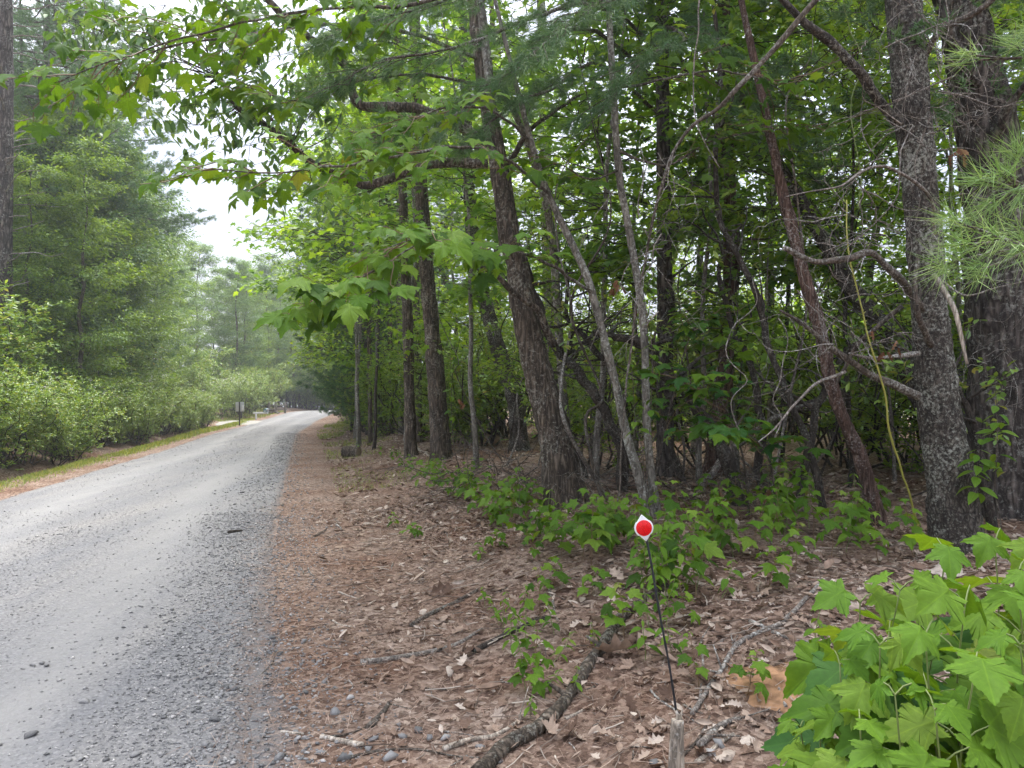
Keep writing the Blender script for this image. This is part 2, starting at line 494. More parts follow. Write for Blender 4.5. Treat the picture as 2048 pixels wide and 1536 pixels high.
def mat_road(name):
    """dusty crushed gravel, bluish grey, packed pale where wheels run"""
    m, N, L = _nodes(name)
    out = N.new('ShaderNodeOutputMaterial')
    p = N.new('ShaderNodeBsdfPrincipled'); p.inputs['Roughness'].default_value = 0.9; p.inputs['Specular IOR Level'].default_value = 0.25
    tc = N.new('ShaderNodeTexCoord')
    vo = N.new('ShaderNodeTexVoronoi'); vo.inputs['Scale'].default_value = 75
    v2 = N.new('ShaderNodeTexVoronoi'); v2.inputs['Scale'].default_value = 28
    n1 = N.new('ShaderNodeTexNoise'); n1.inputs['Scale'].default_value = 130; n1.inputs['Detail'].default_value = 5
    n2 = N.new('ShaderNodeTexNoise'); n2.inputs['Scale'].default_value = 0.9; n2.inputs['Detail'].default_value = 6; n2.inputs['Roughness'].default_value = 0.6
    for q in (vo, v2, n1): L.new(tc.outputs['Object'], q.inputs['Vector'])
    mp = N.new('ShaderNodeMapping'); mp.inputs['Rotation'].default_value = (0, 0, -0.27); mp.inputs['Scale'].default_value = (2.2, 0.25, 1)
    L.new(tc.outputs['Object'], mp.inputs['Vector']); L.new(mp.outputs['Vector'], n2.inputs['Vector'])
    s1 = N.new('ShaderNodeSeparateColor'); L.new(vo.outputs['Color'], s1.inputs[0])
    r1 = ramp(N, [(0.0, (0.10, 0.100, 0.100)), (0.22, (0.162, 0.160, 0.158)), (0.8, (0.195, 0.191, 0.187)), (1.0, (0.262, 0.255, 0.247))])
    L.new(s1.outputs[0], r1.inputs['Fac'])
    r2 = ramp(N, [(0.25, (0.78, 0.78, 0.80)), (0.75, (1.12, 1.11, 1.1))]); L.new(n1.outputs['Fac'], r2.inputs['Fac'])
    r3 = ramp(N, [(0.3, (0.80, 0.82, 0.86)), (0.7, (1.14, 1.11, 1.06))]); L.new(n2.outputs['Fac'], r3.inputs['Fac'])
    a = N.new('ShaderNodeMix'); a.data_type = 'RGBA'; a.blend_type = 'MULTIPLY'; a.inputs[0].default_value = 1
    L.new(r1.outputs['Color'], a.inputs['A']); L.new(r2.outputs['Color'], a.inputs['B'])
    b = N.new('ShaderNodeMix'); b.data_type = 'RGBA'; b.blend_type = 'MULTIPLY'; b.inputs[0].default_value = 1
    L.new(a.outputs['Result'], b.inputs['A']); L.new(r3.outputs['Color'], b.inputs['B'])
    tr = N.new('ShaderNodeAttribute'); tr.attribute_name = 'track'
    tm = N.new('ShaderNodeMath'); tm.operation = 'MULTIPLY'; L.new(tr.outputs['Fac'], tm.inputs[0]); L.new(n2.outputs['Fac'], tm.inputs[1])
    dm = N.new('ShaderNodeMix'); dm.data_type = 'RGBA'; L.new(tm.outputs[0], dm.inputs[0]); L.new(b.outputs['Result'], dm.inputs['A']); dm.inputs['B'].default_value = (0.222, 0.216, 0.207, 1)
    L.new(edge_mix(N, L, dm.outputs['Result'], (0.15, 0.115, 0.095), tc, 9.0), p.inputs['Base Color'])
    bp = N.new('ShaderNodeBump'); bp.inputs['Strength'].default_value = 0.55; bp.inputs['Distance'].default_value = 0.012
    ad = N.new('ShaderNodeMath'); ad.operation = 'SUBTRACT'; L.new(n1.outputs['Fac'], ad.inputs[0]); L.new(v2.outputs['Distance'], ad.inputs[1])
    L.new(ad.outputs[0], bp.inputs['Height']); L.new(bp.outputs['Normal'], p.inputs['Normal'])
    L.new(p.outputs[0], out.inputs['Surface'])
    return m

M = {}
M['ground'] = mat_ground('forest_floor')
M['road'] = mat_road('gravel_road')
M['stone'] = mat_tint('stone', [(0, (0.11, 0.108, 0.105)), (0.5, (0.205, 0.20, 0.193)), (0.85, (0.28, 0.272, 0.262)), (1, (0.42, 0.395, 0.37))], noise=60, bump=0.4)
M['litter'] = mat_tint('dry_leaf', [(0, (0.11, 0.068, 0.047)), (0.25, (0.21, 0.138, 0.098)), (0.5, (0.32, 0.228, 0.168)), (0.8, (0.41, 0.32, 0.25)), (1, (0.52, 0.44, 0.365))], trans=0.12, noise=30)
M['needle_litter'] = mat_tint('dry_needle', [(0, (0.14, 0.083, 0.058)), (0.5, (0.28, 0.185, 0.135)), (1, (0.44, 0.335, 0.26))])
M['twig_litter'] = mat_tint('twig_crumbs', [(0, (0.10, 0.075, 0.058)), (0.6, (0.24, 0.19, 0.15)), (1, (0.46, 0.40, 0.33))])
M['grass'] = mat_leaf('grass_blade', [(0, (0.10, 0.15, 0.03)), (0.6, (0.17, 0.23, 0.05)), (1, (0.28, 0.27, 0.10))], trans=0.3)
M['maple'] = mat_leaf(veins=True, name='maple_leaf', stops=[(0, (0.048, 0.118, 0.012)), (0.5, (0.078, 0.172, 0.015)), (1, (0.125, 0.235, 0.018))], trans=0.5)
M['maple_lime'] = mat_leaf(veins=True, name='young_maple_leaf', stops=[(0, (0.085, 0.185, 0.016)), (0.7, (0.125, 0.235, 0.020)), (0.97, (0.17, 0.27, 0.035)), (1, (0.22, 0.24, 0.06))], trans=0.42)
M['maple_deep'] = mat_leaf(veins=True, name='deep_maple_leaf', stops=[(0, (0.028, 0.092, 0.018)), (0.5, (0.045, 0.125, 0.024)), (1, (0.075, 0.17, 0.028))], trans=0.35)
M['maple_crown'] = mat_leaf('maple_crown_leaf', [(0, (0.080, 0.165, 0.024)), (0.5, (0.125, 0.23, 0.030)), (1, (0.19, 0.30, 0.036))], trans=0.54)
M['maple_deep_crown'] = mat_leaf('deep_maple_crown_leaf', [(0, (0.055, 0.130, 0.028)), (0.5, (0.088, 0.185, 0.034)), (1, (0.135, 0.24, 0.040))], trans=0.52)
M['hardwood'] = mat_leaf('hardwood_leaf', [(0, (0.070, 0.145, 0.028)), (0.5, (0.12, 0.215, 0.034)), (1, (0.20, 0.29, 0.045))], trans=0.54)
M['hardwood_left'] = mat_leaf('roadside_hardwood_leaf', [(0, (0.056, 0.120, 0.028)), (0.5, (0.098, 0.175, 0.034)), (1, (0.16, 0.245, 0.045))], trans=0.46)
M['hardwood_cool'] = mat_leaf('cool_hardwood_leaf', [(0, (0.052, 0.115, 0.044)), (0.5, (0.084, 0.162, 0.056)), (1, (0.13, 0.215, 0.068))], trans=0.40)
M['bush'] = mat_leaf('laurel_leaf', [(0, (0.065, 0.130, 0.026)), (0.5, (0.125, 0.215, 0.034)), (0.85, (0.20, 0.29, 0.046)), (1, (0.27, 0.26, 0.08))], trans=0.32, rough=0.35, spec=0.5)
M['pine'] = mat_leaf('pine_needle', [(0, (0.042, 0.092, 0.036)), (0.5, (0.070, 0.135, 0.050)), (1, (0.115, 0.185, 0.065))], trans=0.25, tcol=(1.1, 1.1, 0.7))
M['pine_near'] = mat_leaf('near_pine_needle', [(0, (0.10, 0.17, 0.05)), (0.5, (0.16, 0.25, 0.075)), (1, (0.25, 0.33, 0.12))], trans=0.25, tcol=(1.1, 1.1, 0.7))
M['blossom'] = mat_tint('blossom', [(0, (0.72, 0.66, 0.66)), (1, (0.82, 0.80, 0.78))], trans=0.3, nlow=0.95, nhigh=1.05)
M['rusty'] = mat_tint('dead_leaf_cluster', [(0, (0.16, 0.072, 0.038)), (1, (0.30, 0.16, 0.085))], trans=0.3)
M['bark'] = mat_bark('oak_bark', (0.100, 0.082, 0.064), (0.26, 0.215, 0.170), (0.38, 0.37, 0.31), 0.22, stretch=0.16, bump=0.9)
M['bark_dark'] = mat_bark('lichen_bark', (0.070, 0.061, 0.052), (0.165, 0.150, 0.130), (0.38, 0.385, 0.325), 0.50, scale=1.3, stretch=0.5)
M['bark_pine'] = mat_bark('pine_bark', (0.080, 0.069, 0.062), (0.21, 0.185, 0.165), (0.33, 0.33, 0.29), 0.2, scale=0.75, stretch=0.22, bump=0.9)
M['bark_smooth'] = mat_bark('smooth_bark', (0.19, 0.175, 0.15), (0.26, 0.245, 0.215), (0.46, 0.47, 0.42), 0.45, scale=1.0, bump=0.15)
M['bark_red'] = mat_bark('shreddy_bark', (0.12, 0.075, 0.058), (0.25, 0.175, 0.145), (0.36, 0.33, 0.30), 0.25, scale=1.6, stretch=0.10, bump=0.7)
M['twig'] = mat_bark('twig_bark', (0.11, 0.092, 0.075), (0.19, 0.165, 0.14), (0.38, 0.38, 0.34), 0.35, scale=1.5, bump=0.2)
M['twig_dark'] = mat_bark('dark_stem_bark', (0.055, 0.046, 0.038), (0.11, 0.093, 0.078), (0.26, 0.27, 0.23), 0.25, scale=1.5, bump=0.3)
M['dead'] = mat_bark('dead_branch', (0.21, 0.185, 0.16), (0.36, 0.325, 0.285), (0.52, 0.52, 0.48), 0.45, scale=1.6, stretch=0.4, bump=0.3)
M['pale_wood'] = mat_bark('peeled_wood', (0.38, 0.33, 0.27), (0.56, 0.50, 0.42), (0.62, 0.60, 0.55), 0.3, scale=1.4, stretch=0.15, bump=0.2)
M['green_stem'] = mat_plain('green_stem', (0.16, 0.20, 0.06), 0.5)
M['vine'] = mat_plain('briar_stem', (0.30, 0.29, 0.06), 0.5)
M['red_stem'] = mat_plain('reddish_stem', (0.16, 0.10, 0.05), 0.6)
M['clay'] = mat_plain('orange_clay', (0.27, 0.155, 0.085), 0.95, 16, 0.55, spec=0.1)
M['red'] = mat_plain('red_reflector', (0.70, 0.008, 0.012), 0.25, 260, 0.35)
M['white'] = mat_plain('white_plastic', (0.78, 0.78, 0.78), 0.45)
M['black'] = mat_plain('black_fibreglass', (0.022, 0.024, 0.028), 0.4, 60, 0.3)
M['metal'] = mat_plain('sign_metal', (0.55, 0.56, 0.57), 0.45, 6, 0.06)
M['darkwood'] = mat_plain('dark_wood', (0.055, 0.048, 0.045), 0.85, 20, 0.3)
M['greywood'] = mat_plain('grey_wood', (0.20, 0.18, 0.15), 0.85, 20, 0.3)
M['teal'] = mat_plain('mailbox_paint', (0.16, 0.24, 0.24), 0.4)
M['drive'] = mat_plain('driveway_gravel', (0.25, 0.235, 0.205), 0.95, 30, 0.2)
M['cutwood'] = mat_plain('cut_wood', (0.30, 0.24, 0.18), 0.9, 40, 0.25)
# ------------------------------------------------------------------ ground and road
def build_ground():
    n = 370
    s = np.linspace(-1, 1, n)
    k = 4.6
    gx = 330 * np.sinh(k * s) / math.sinh(k)
    gy = 5.0 + 380 * np.sinh(k * s) / math.sinh(k)
    X, Y = np.meshgrid(gx, gy)
    Z = H(X, Y)
    # the bed under the road lies lower than the road sheet
    u = X - Xr(Y); v = (Xr(Y) - RW(Y)) - X
    Z = Z - 0.05 * (1 - np.maximum(sm((u + 0.35) / 0.35), sm((v + 0.35) / 0.35)))
    V = np.stack([X, Y, Z], -1).reshape(-1, 3)
    i = np.arange(n - 1)[:, None]; j = np.arange(n - 1)[None]
    F = np.stack([i * n + j, i * n + j + 1, (i + 1) * n + j + 1, (i + 1) * n + j], -1).reshape(-1, 4)
    wid = .22 + .75 * np.exp(-np.clip(Y - 2, 0, 99) / 2.2)
    e = .62 * (1 - sm((u + .1) / wid)) * sm((u + .6) / .2) + .35 * (1 - sm((v + .1) / .4)) * sm((v + .6) / .2)
    struct('ground', mesh('ground', V, F, M['ground'], e.ravel(), smooth=True, attr='edge'))
build_ground()

def road_z(X, Y):
    t = (Xr(Y) - X) / RW(Y)                       # 0 at the right edge, 1 at the left
    crown = 0.05 * (1 - (2 * t - 1) ** 2)
    rut = -0.016 * (np.exp(-((t - 0.27) / 0.07) ** 2) + np.exp(-((t - 0.70) / 0.07) ** 2))
    rag = 0.020 * fbm2(X, Y, 2.2, 3, 41)
    e = np.minimum(t, 1 - t)
    return zb(Y) + crown + rut + 0.006 * fbm2(X, Y, 5, 2, 44) - 0.03 + (0.03 + rag * 0.5) * sm((e + 0.05) / 0.09) - 0.10 * sm((0.0 - e) / 0.06)

def track(T, Y):
    w = .03 * np.sin(Y * .21) + .02 * np.sin(Y * .53 + 1)
    return np.clip(np.exp(-((T - .27 - w) / .085) ** 2) + np.exp(-((T - .70 - w) / .09) ** 2), 0, 1)

def build_road():
    ny, nx = 420, 90
    s = np.linspace(0, 1, ny)
    yy = -4 + 94 * (np.sinh(3.2 * s) / math.sinh(3.2))
    tt = np.linspace(-0.07, 1.07, nx)
    Y, T = np.meshgrid(yy, tt, indexing='ij')
    X = Xr(Y) - T * RW(Y)
    Z = road_z(X, Y)
    V = np.stack([X, Y, Z], -1).reshape(-1, 3)
    i = np.arange(ny - 1)[:, None]; j = np.arange(nx - 1)[None]
    F = np.stack([i * nx + j, (i + 1) * nx + j, (i + 1) * nx + j + 1, i * nx + j + 1], -1)[..., ::-1].reshape(-1, 4)
    e = .55 * (1 - sm(T / (.07 + .05 * np.exp(-np.clip(Y - 2, 0, 99) / 3)))) + .5 * (1 - sm((1 - T) / .08))
    me = mesh('road', V, F, M['road'], e.ravel(), smooth=True, attr='edge')
    at = me.attributes.new('track', 'FLOAT', 'POINT')
    at.data.foreach_set('value', np.ascontiguousarray(track(T, Y).ravel() * 1.5, np.float32))
    struct('road', me)
build_road()

def surf(X, Y):
    """top of whatever lies there: ground or road"""
    return np.where((Xr(Y) - X > 0) & (Xr(Y) - X < RW(Y)), road_z(X, Y), H(X, Y))

def build_driveway():
    a, b = 39.8, 46.2
    ny, nx = 14, 30
    V = []
    for y in np.linspace(0, 1, ny):
        for x in np.linspace(0, 1, nx):
            Y = a + (b - a) * y + 4 * x * x
            X = float(Xr(Y) - RW(Y)) + 0.35 - 11 * x
            V.append((X, Y, float(zb(Y)) + 0.02 + 0.10 * x - 0.06 * (abs(2 * y - 1) ** 4)))
    i = np.arange(ny - 1)[:, None]; j = np.arange(nx - 1)[None]
    F = np.stack([i * nx + j, i * nx + j + 1, (i + 1) * nx + j + 1, (i + 1) * nx + j], -1)[..., ::-1].reshape(-1, 4)
    struct('driveway', mesh('driveway', V, F, M['drive'], smooth=True))
build_driveway()

# ------------------------------------------------------------------ leaf templates
def leaf_maple(detail=True, droop=0.22):
    if detail:
        h = [(0.0, 0.0), (0.10, -0.06), (0.22, -0.10), (0.37, -0.15), (0.39, -0.04), (0.34, 0.07), (0.45, 0.09), (0.49, 0.20), (0.59, 0.25), (0.71, 0.40), (0.57, 0.41),
             (0.50, 0.48), (0.41, 0.46), (0.29, 0.48), (0.33, 0.58), (0.28, 0.67), (0.24, 0.76), (0.14, 0.81), (0.09, 0.92), (0.0, 1.06)]
    else:
        h = [(0.0, 0.0), (0.38, -0.12), (0.27, 0.11), (0.66, 0.37), (0.22, 0.44), (0.28, 0.64), (0.0, 1.0)]
    if detail:
        hh = [h[0]]
        for (xa, ya), (xb, yb) in zip(h[:-1], h[1:]):
            nx, ny = (yb - ya), -(xb - xa)
            for f, o_ in ((.35, .10), (.55, -.10)):
                hh.append((max(.004, xa + (xb - xa) * f + nx * o_), ya + (yb - ya) * f + ny * o_))
            hh.append((xb, yb))
        h = hh
    pts = h + [(-x, y) for x, y in h[-2:0:-1]]
    pts = np.array(pts)
    c = np.array([[0, 0.22]])
    p = np.vstack([pts, c])
    r2 = p[:, 0] ** 2 + (p[:, 1] - 0.25) ** 2
    ang = np.arctan2(p[:, 0], p[:, 1] - 0.2)
    z = -droop * r2 * 1.1 + 0.05 * np.cos(ang * 5) * (np.sqrt(r2)) * -1.0 + 0.03 * np.sin(9 * p[:, 0] + 5 * p[:, 1])
    z[-1] = -0.02
    V = np.column_stack([p, z])
    n = len(pts)
    F = np.array([(n, (i + 1) % n, i) for i in range(n)])[:, ::-1].copy()
    F = F[:, [0, 2, 1]]
    return V, F

def leaf_oval(w=0.21, droop=0.12):
    V = np.array([(0, 0, 0), (w * .8, .28, .05), (w, .6, .035), (0, 1, -droop), (-w, .6, .035), (-w * .8, .28, .05)])
    F = np.array([(0, 1, 2), (0, 2, 3), (0, 3, 4), (0, 4, 5)])
    return V, F

def leaf_oval_fine(w=0.24, droop=0.25):
    ys = np.array([0.0, .12, .3, .5, .7, .86, 1.0])
    ws = np.array([0.02, .55, .92, 1.0, .78, .42, 0.0]) * w
    V, F = [], []
    for y, a in zip(ys, ws):
        zc = -droop * (y - .1) ** 2
        V += [(-a, y, zc + a * .30), (0, y, zc), (a, y, zc + a * .30)]
    for i in range(len(ys) - 1):
        b = i * 3
        for q in (0, 1):
            F += [(b + q, b + q + 1, b + q + 4), (b + q, b + q + 4, b + q + 3)]
    return np.array(V, float), np.array(F)

def leaf_dead():
    """curled dry oak-like leaf"""
    h = [(0, 0), (.10, .10), (.26, .24), (.14, .34), (.32, .50), (.16, .60), (.22, .78), (.08, .84), (0, 1.0)]
    pts = np.array(h + [(-x, y) for x, y in h[-2:0:-1]])
    z = 0.9 * pts[:, 0] ** 2 * 2.2 + 0.22 * (pts[:, 1] - .5) ** 2 + .05 * np.sin(7 * pts[:, 1] + 4 * pts[:, 0])
    V = np.vstack([np.column_stack([pts, z]), [[0, .45, -.02]]])
    n = len(pts)
    F = np.array([(n, i, (i + 1) % n) for i in range(n)])
    return V, F

def leaf_curl():
    ys = np.linspace(0, 1, 5); w = np.array([.03, .16, .2, .14, .02])
    V = []
    for y, a in zip(ys, w):
        z = .35 * (y - .5) ** 2
        V += [(-a, y, z + .12 * (a / .2)), (a * .3, y, z), (a * .8, y, z + .16 * (a / .2))]
    F = []
    for i in range(4):
        for q in (0, 1):
            b = i * 3 + q
            F += [(b, b + 1, b + 4), (b, b + 4, b + 3)]
    return np.array(V), np.array(F)
LT_CURL = leaf_curl()
LT_MAPLE, LT_MAPLE_LO = leaf_maple(True), leaf_maple(False)
LT_OVAL, LT_OVAL_NARROW, LT_OVAL_FINE, LT_DEAD = leaf_oval(), leaf_oval(0.15, .2), leaf_oval_fine(), leaf_dead()

def add_leaves(acc, tmpl, pos, out, size, droop=0.3, tilt=0.35, jit=0.6):
    """leaves at pos pointing along out (n,3), drooping, upper side roughly up"""
    n = len(pos)
    d = norm(out + jit * rng.normal(size=(n, 3)) * np.array([1, 1, .5]))
    d[:, 2] -= droop * rng.uniform(.3, 1.6, n)
    up = np.tile([0, 0, 1.0], (n, 1)) + tilt * rng.normal(size=(n, 3))
    R = frames(d, up)
    sz = size * rng.uniform(.65, 1.2, n)
    V, F = place(tmpl[0], tmpl[1], pos, R, sz)
    acc.add(V, F, np.repeat(rng.random(n), len(tmpl[0])))

# ------------------------------------------------------------------ generic trees (built at the origin, then copied)
def wobble_line(a, b, n, amp, r=rng):
    t = np.linspace(0, 1, n)[:, None]
    p = a * (1 - t) + b * t
    L = np.linalg.norm(b - a)
    w = np.cumsum(r.normal(size=(n, 3)), 0)
    w = w - w[0] - t * (w[-1] - w[0])
    return p + w * amp * L / n

def grow_hardwood(Ht, base, R, nleaf, tmpl, size, lean=0.03, limbs=18, rise=0.55, trunk_r=0.16, planar=0.0, seg=7, leaf_sigma=.14, droop=0.35, start_az=0):
    """returns trunk (V,F), limbs list, twigs Acc, leaves Acc"""
    top = np.array([rng.normal() * lean * Ht, rng.normal() * lean * Ht, Ht])
    tp = wobble_line(np.zeros(3) - [0, 0, .15], top, 12, 0.10)
    trunk = tube(catmull(tp, 40), np.interp(np.linspace(0, 1, 40), [0, .02, .06, 1], [trunk_r * 1.45, trunk_r * 1.2, trunk_r, trunk_r * .12]), 12)
    tw, lv, limb_meshes = Acc(), Acc(), []
    per = max(1, nleaf // (limbs * seg))
    tpf = catmull(tp, 100)
    for i in range(limbs):
        h = base + (Ht - base) * ((i + rng.random()) / limbs) ** 0.9
        k = np.argmin(np.abs(tpf[:, 2] - h))
        o = tpf[k]
        f = (h - base) / (Ht - base + 1e-6)
        prof = (0.55 + 0.9 * f) if f < .5 else (1.0 - 1.35 * (f - .5))
        Lm = R * max(.25, prof) * rng.uniform(.7, 1.2)
        az = start_az + i * 2.4 + rng.normal() * .4
        d = np.array([math.cos(az), math.sin(az), rise * rng.uniform(.4, 1.4) * (0.5 + f)])
        d = norm(d)
        lp = wobble_line(o, o + d * Lm, 7, 0.35)
        lp[:, 2] -= 0.05 * Lm * np.linspace(0, 1, 7) ** 2
        lp = catmull(lp, 12)
        r0 = min(trunk_r * .42, .012 + .016 * Lm)
        limb_meshes.append(tube(lp, np.linspace(r0, .006, 12), 6))
        for s in range(seg):
            t = rng.uniform(.25, 1.0)
            q = lp[int(t * 11)]
            az2 = az + rng.choice([-1, 1]) * rng.uniform(.3, 1.2)
            d2 = norm(np.array([math.cos(az2), math.sin(az2), rng.uniform(-.15, .45)]))
            L2 = Lm * rng.uniform(.22, .48)
            sp = wobble_line(q, q + d2 * L2, 5, 0.4)
            tw.add(*tube(sp, np.linspace(.008, .003, 5), 4, False))
            tt = rng.uniform(.15, 1.05, per)
            idx = np.clip(tt * 4, 0, 3.999)
            i0 = idx.astype(int); fr = (idx - i0)[:, None]
            pos = sp[i0] * (1 - fr) + sp[i0 + 1] * fr + rng.normal(size=(per, 3)) * leaf_sigma * np.array([1, 1, .55])
            outd = norm(pos - q + .3 * d2)
            add_leaves(lv, tmpl, pos, outd, size, droop=droop)
    return trunk, limb_meshes, tw, lv

def proto_tree(name, leaf_mat, bark, smooth_leaf=False, **kw):
    trunk, limbs, tw, lv = grow_hardwood(**kw)
    pr = dict(name=name, trunk=mesh(name + '_trunk', *trunk, M[bark], smooth=True),
              limbs=[mesh(name + '_limb', *l, M[bark], smooth=True) for l in limbs],
              twigs=tw.mesh(name + '_twigs', M['twig_dark']), crown=lv.mesh(name + '_crown', M[leaf_mat]))
    return pr

def put_tree(pr, name, label, cat, loc, rot=0.0, sc=1.0, group=None, limbs=True, scz=None):
    t = thing(name, label, cat, loc, group)
    t.rotation_euler = (0, 0, rot)
    t.scale = (sc, sc, scz or sc)
    link('trunk', pr['trunk'], t)
    if limbs:
        for l in pr['limbs']: link('limb', l, t)
    if pr.get('twigs'): stuff(link('twigs', pr['twigs'], t))
    stuff(link('crown', pr['crown'], t))
    if pr.get('blossom'): stuff(link('blossoms', pr['blossom'], t))
    return t

def needles(acc, pos, axis, n_per, L, w, spread=0.75):
    """tufts of n_per needles at pos round axis"""
    n = len(pos)
    p = np.repeat(pos, n_per, 0)
    a = np.repeat(axis, n_per, 0)
    d = norm(a + spread * rng.normal(size=p.shape))
    d[:, 2] -= 0.10
    d = norm(d)
    side = norm(np.cross(d, rnd_dirs(len(p)))) * w
    ln = L * rng.uniform(.7, 1.1, len(p))[:, None]
    st = p + a * 0 + rng.normal(size=p.shape) * .012
    V = np.stack([st - side, st + side, st + d * ln], 1).reshape(-1, 3)
    F = np.arange(len(V)).reshape(-1, 3)
    acc.add(V, F, np.repeat(np.repeat(rng.random(n), n_per) * .7 + rng.random(len(p)) * .3, 3))

def grow_pine(Ht, base, R, whorl=.45, tufts=9, n_per=14, L=.12, w=.0035, trunk_r=.17, dead_below=0.0, rise=.18):
    tp = wobble_line(np.array([0, 0, -.15]), np.array([rng.normal() * .2, rng.normal() * .2, Ht]), 10, .03)
    tpf = catmull(tp, 120)
    trunk = tube(catmull(tp, 50), np.interp(np.linspace(0, 1, 50), [0, .02, 1], [trunk_r * 1.25, trunk_r, trunk_r * .1]), 12)
    tw, lv, limbs = Acc(), Acc(), []
    h = base
    wi = 0
    while h < Ht - .3:
        f = (h - base) / (Ht - base)
        nb = rng.integers(4, 6)
        for b in range(nb):
            az = wi * 1.1 + b * 2 * PI / nb + rng.normal() * .25
            Lm = R * (0.75 + .5 * f if f < .35 else 1.1 * (1 - f) / .65 + .06) * rng.uniform(.65, 1.2)
            o = tpf[np.argmin(np.abs(tpf[:, 2] - h - rng.normal() * .06))]
            d = norm(np.array([math.cos(az), math.sin(az), rise + rng.normal() * .1]))
            lp = wobble_line(o, o + d * Lm, 6, .18)
            lp[:, 2] += -.10 * Lm * np.sin(np.linspace(0, PI, 6)) + .06 * Lm * np.linspace(0, 1, 6) ** 3
            lp = catmull(lp, 10)
            limbs.append(tube(lp, np.linspace(.008 + .010 * Lm, .004, 10), 6))
            if h < dead_below: continue
            m = max(3, int(Lm * 4.2))
            for s in range(m):
                t = .28 + .72 * (s + rng.random()) / m
                q = lp[min(9, int(t * 9.99))]
                a2 = az + rng.choice([-1, 1]) * rng.uniform(.35, 1.0)
                d2 = norm(np.array([math.cos(a2), math.sin(a2), rng.uniform(-.05, .3)]))
                L2 = (.25 + .28 * (1 - t) * Lm) * rng.uniform(.7, 1.3)
                tw.add(*tube(np.array([q, q + d2 * L2 * .5 + [0, 0, .01], q + d2 * L2]), np.array([.005, .004, .002]), 4, False))
                tt = rng.uniform(.25, 1.05, tufts)[:, None]
                pos = q + d2 * L2 * tt + rng.normal(size=(tufts, 3)) * .05
                needles(lv, pos, norm(np.tile(d2, (tufts, 1)) + .5 * rng.normal(size=(tufts, 3)) + [0, 0, .25]), n_per, L, w)
        h += whorl * rng.uniform(.8, 1.2)
        wi += 1
    return trunk, limbs, tw, lv

def proto_pine(name, leaf='pine', **kw):
    trunk, limbs, tw, lv = grow_pine(**kw)
    la = Acc()
    for l in limbs: la.add(*l)
    return dict(name=name, trunk=mesh(name + '_trunk', *trunk, M['bark_pine'], smooth=True), limbs=[], twigs=None,
                limb_all=la.mesh(name + '_limbs', M['twig']), crown=lv.mesh(name + '_crown', M[leaf]),
                twm=tw.mesh(name + '_twigs', M['twig']))

def put_pine(pr, label, loc, rot=0., sc=1., group=None, name='pine_tree', cat='pine tree'):
    t = thing(name, label, cat, loc, group)
    t.rotation_euler = (0, 0, rot); t.scale = (sc, sc, sc)
    link('trunk', pr['trunk'], t)
    stuff(link('limbs', pr['limb_all'], t))
    stuff(link('twigs', pr['twm'], t))
    stuff(link('crown', pr['crown'], t))
    return t

def proto_bush(name, Ht, R, nleaf, mat='bush', tmpl=LT_OVAL, size=.075, stems=9, blossoms=0, shell=.55):
    stem_meshes, tw, lv = [], Acc(), Acc()
    ends = []
    for i in range(stems):
        az = i * 2.4 + rng.normal() * .3
        rr = R * rng.uniform(.25, .85)
        top = np.array([math.cos(az) * rr, math.sin(az) * rr, Ht * rng.uniform(.6, .95)])
        b = np.array([math.cos(az) * .15, math.sin(az) * .15, -.1])
        sp = catmull(wobble_line(b, top, 7, .55), 16)
        stem_meshes.append(tube(sp, np.linspace(.022, .006, 16), 6))
        for k in range(7):
            q = sp[rng.integers(5, 16)]
            a2 = rng.uniform(0, 2 * PI)
            e = q + np.array([math.cos(a2) * R * .35, math.sin(a2) * R * .35, rng.uniform(-.05, .35) * Ht * .5]) * rng.uniform(.4, 1.1)
            e[2] = np.clip(e[2], .12, Ht * 1.05)
            p = wobble_line(q, e, 5, .4)
            tw.add(*tube(p, np.linspace(.007, .003, 5), 4, False))
            ends.append((q, e))
    # leaves in whorls at many shoots through the outer volume
    nw = nleaf // 8
    c = np.zeros((nw, 3))
    k = rng.integers(0, len(ends), nw)
    Q = np.array([e[0] for e in ends])[k]; E = np.array([e[1] for e in ends])[k]
    t = rng.uniform(.35, 1.1, nw)[:, None]
    c = Q * (1 - t) + E * t + rng.normal(size=(nw, 3)) * .16 * np.array([1, 1, .8]) * R / 1.3
    c[:, 2] = np.clip(c[:, 2], .06, None)
    pos = np.repeat(c, 8, 0)
    out = norm(rng.normal(size=(len(pos), 3)) * np.array([1, 1, .3]) + [0, 0, .35])
    add_leaves(lv, tmpl, pos + rng.normal(size=pos.shape) * .02, out, size, droop=.25, jit=.25)
    pr = dict(name=name, trunk=None, limbs=[mesh(name + '_stem', *s, M['twig_dark'], smooth=True) for s in stem_meshes],
              twigs=tw.mesh(name + '_twigs', M['twig_dark']), crown=lv.mesh(name + '_leaves', M[mat]))
    if blossoms:
        bl = Acc()
        top = c[np.argsort(c[:, 2] + rng.normal(size=nw) * .5)[-blossoms:]] + [0, 0, .04]
        pp = np.repeat(top, 22, 0) + rng.normal(size=(len(top) * 22, 3)) * .038
        add_leaves(bl, leaf_oval(.45, .1), pp, rnd_dirs(len(pp)), .03, droop=0, tilt=1)
        pr['blossom'] = bl.mesh(name + '_blossoms', M['blossom'])
    return pr

def put_bush(pr, label, loc, rot=0., sc=1., group=None, name='laurel_bush', cat='bush', scz=None):
    t = thing(name, label, cat, loc, group)
    t.rotation_euler = (0, 0, rot); t.scale = (sc, sc, scz or sc)
    for l in pr['limbs']: link('stem', l, t)
    stuff(link('twigs', pr['twigs'], t))
    stuff(link('foliage', pr['crown'], t))
    if pr.get('blossom'): stuff(link('blossoms', pr['blossom'], t))
    return t

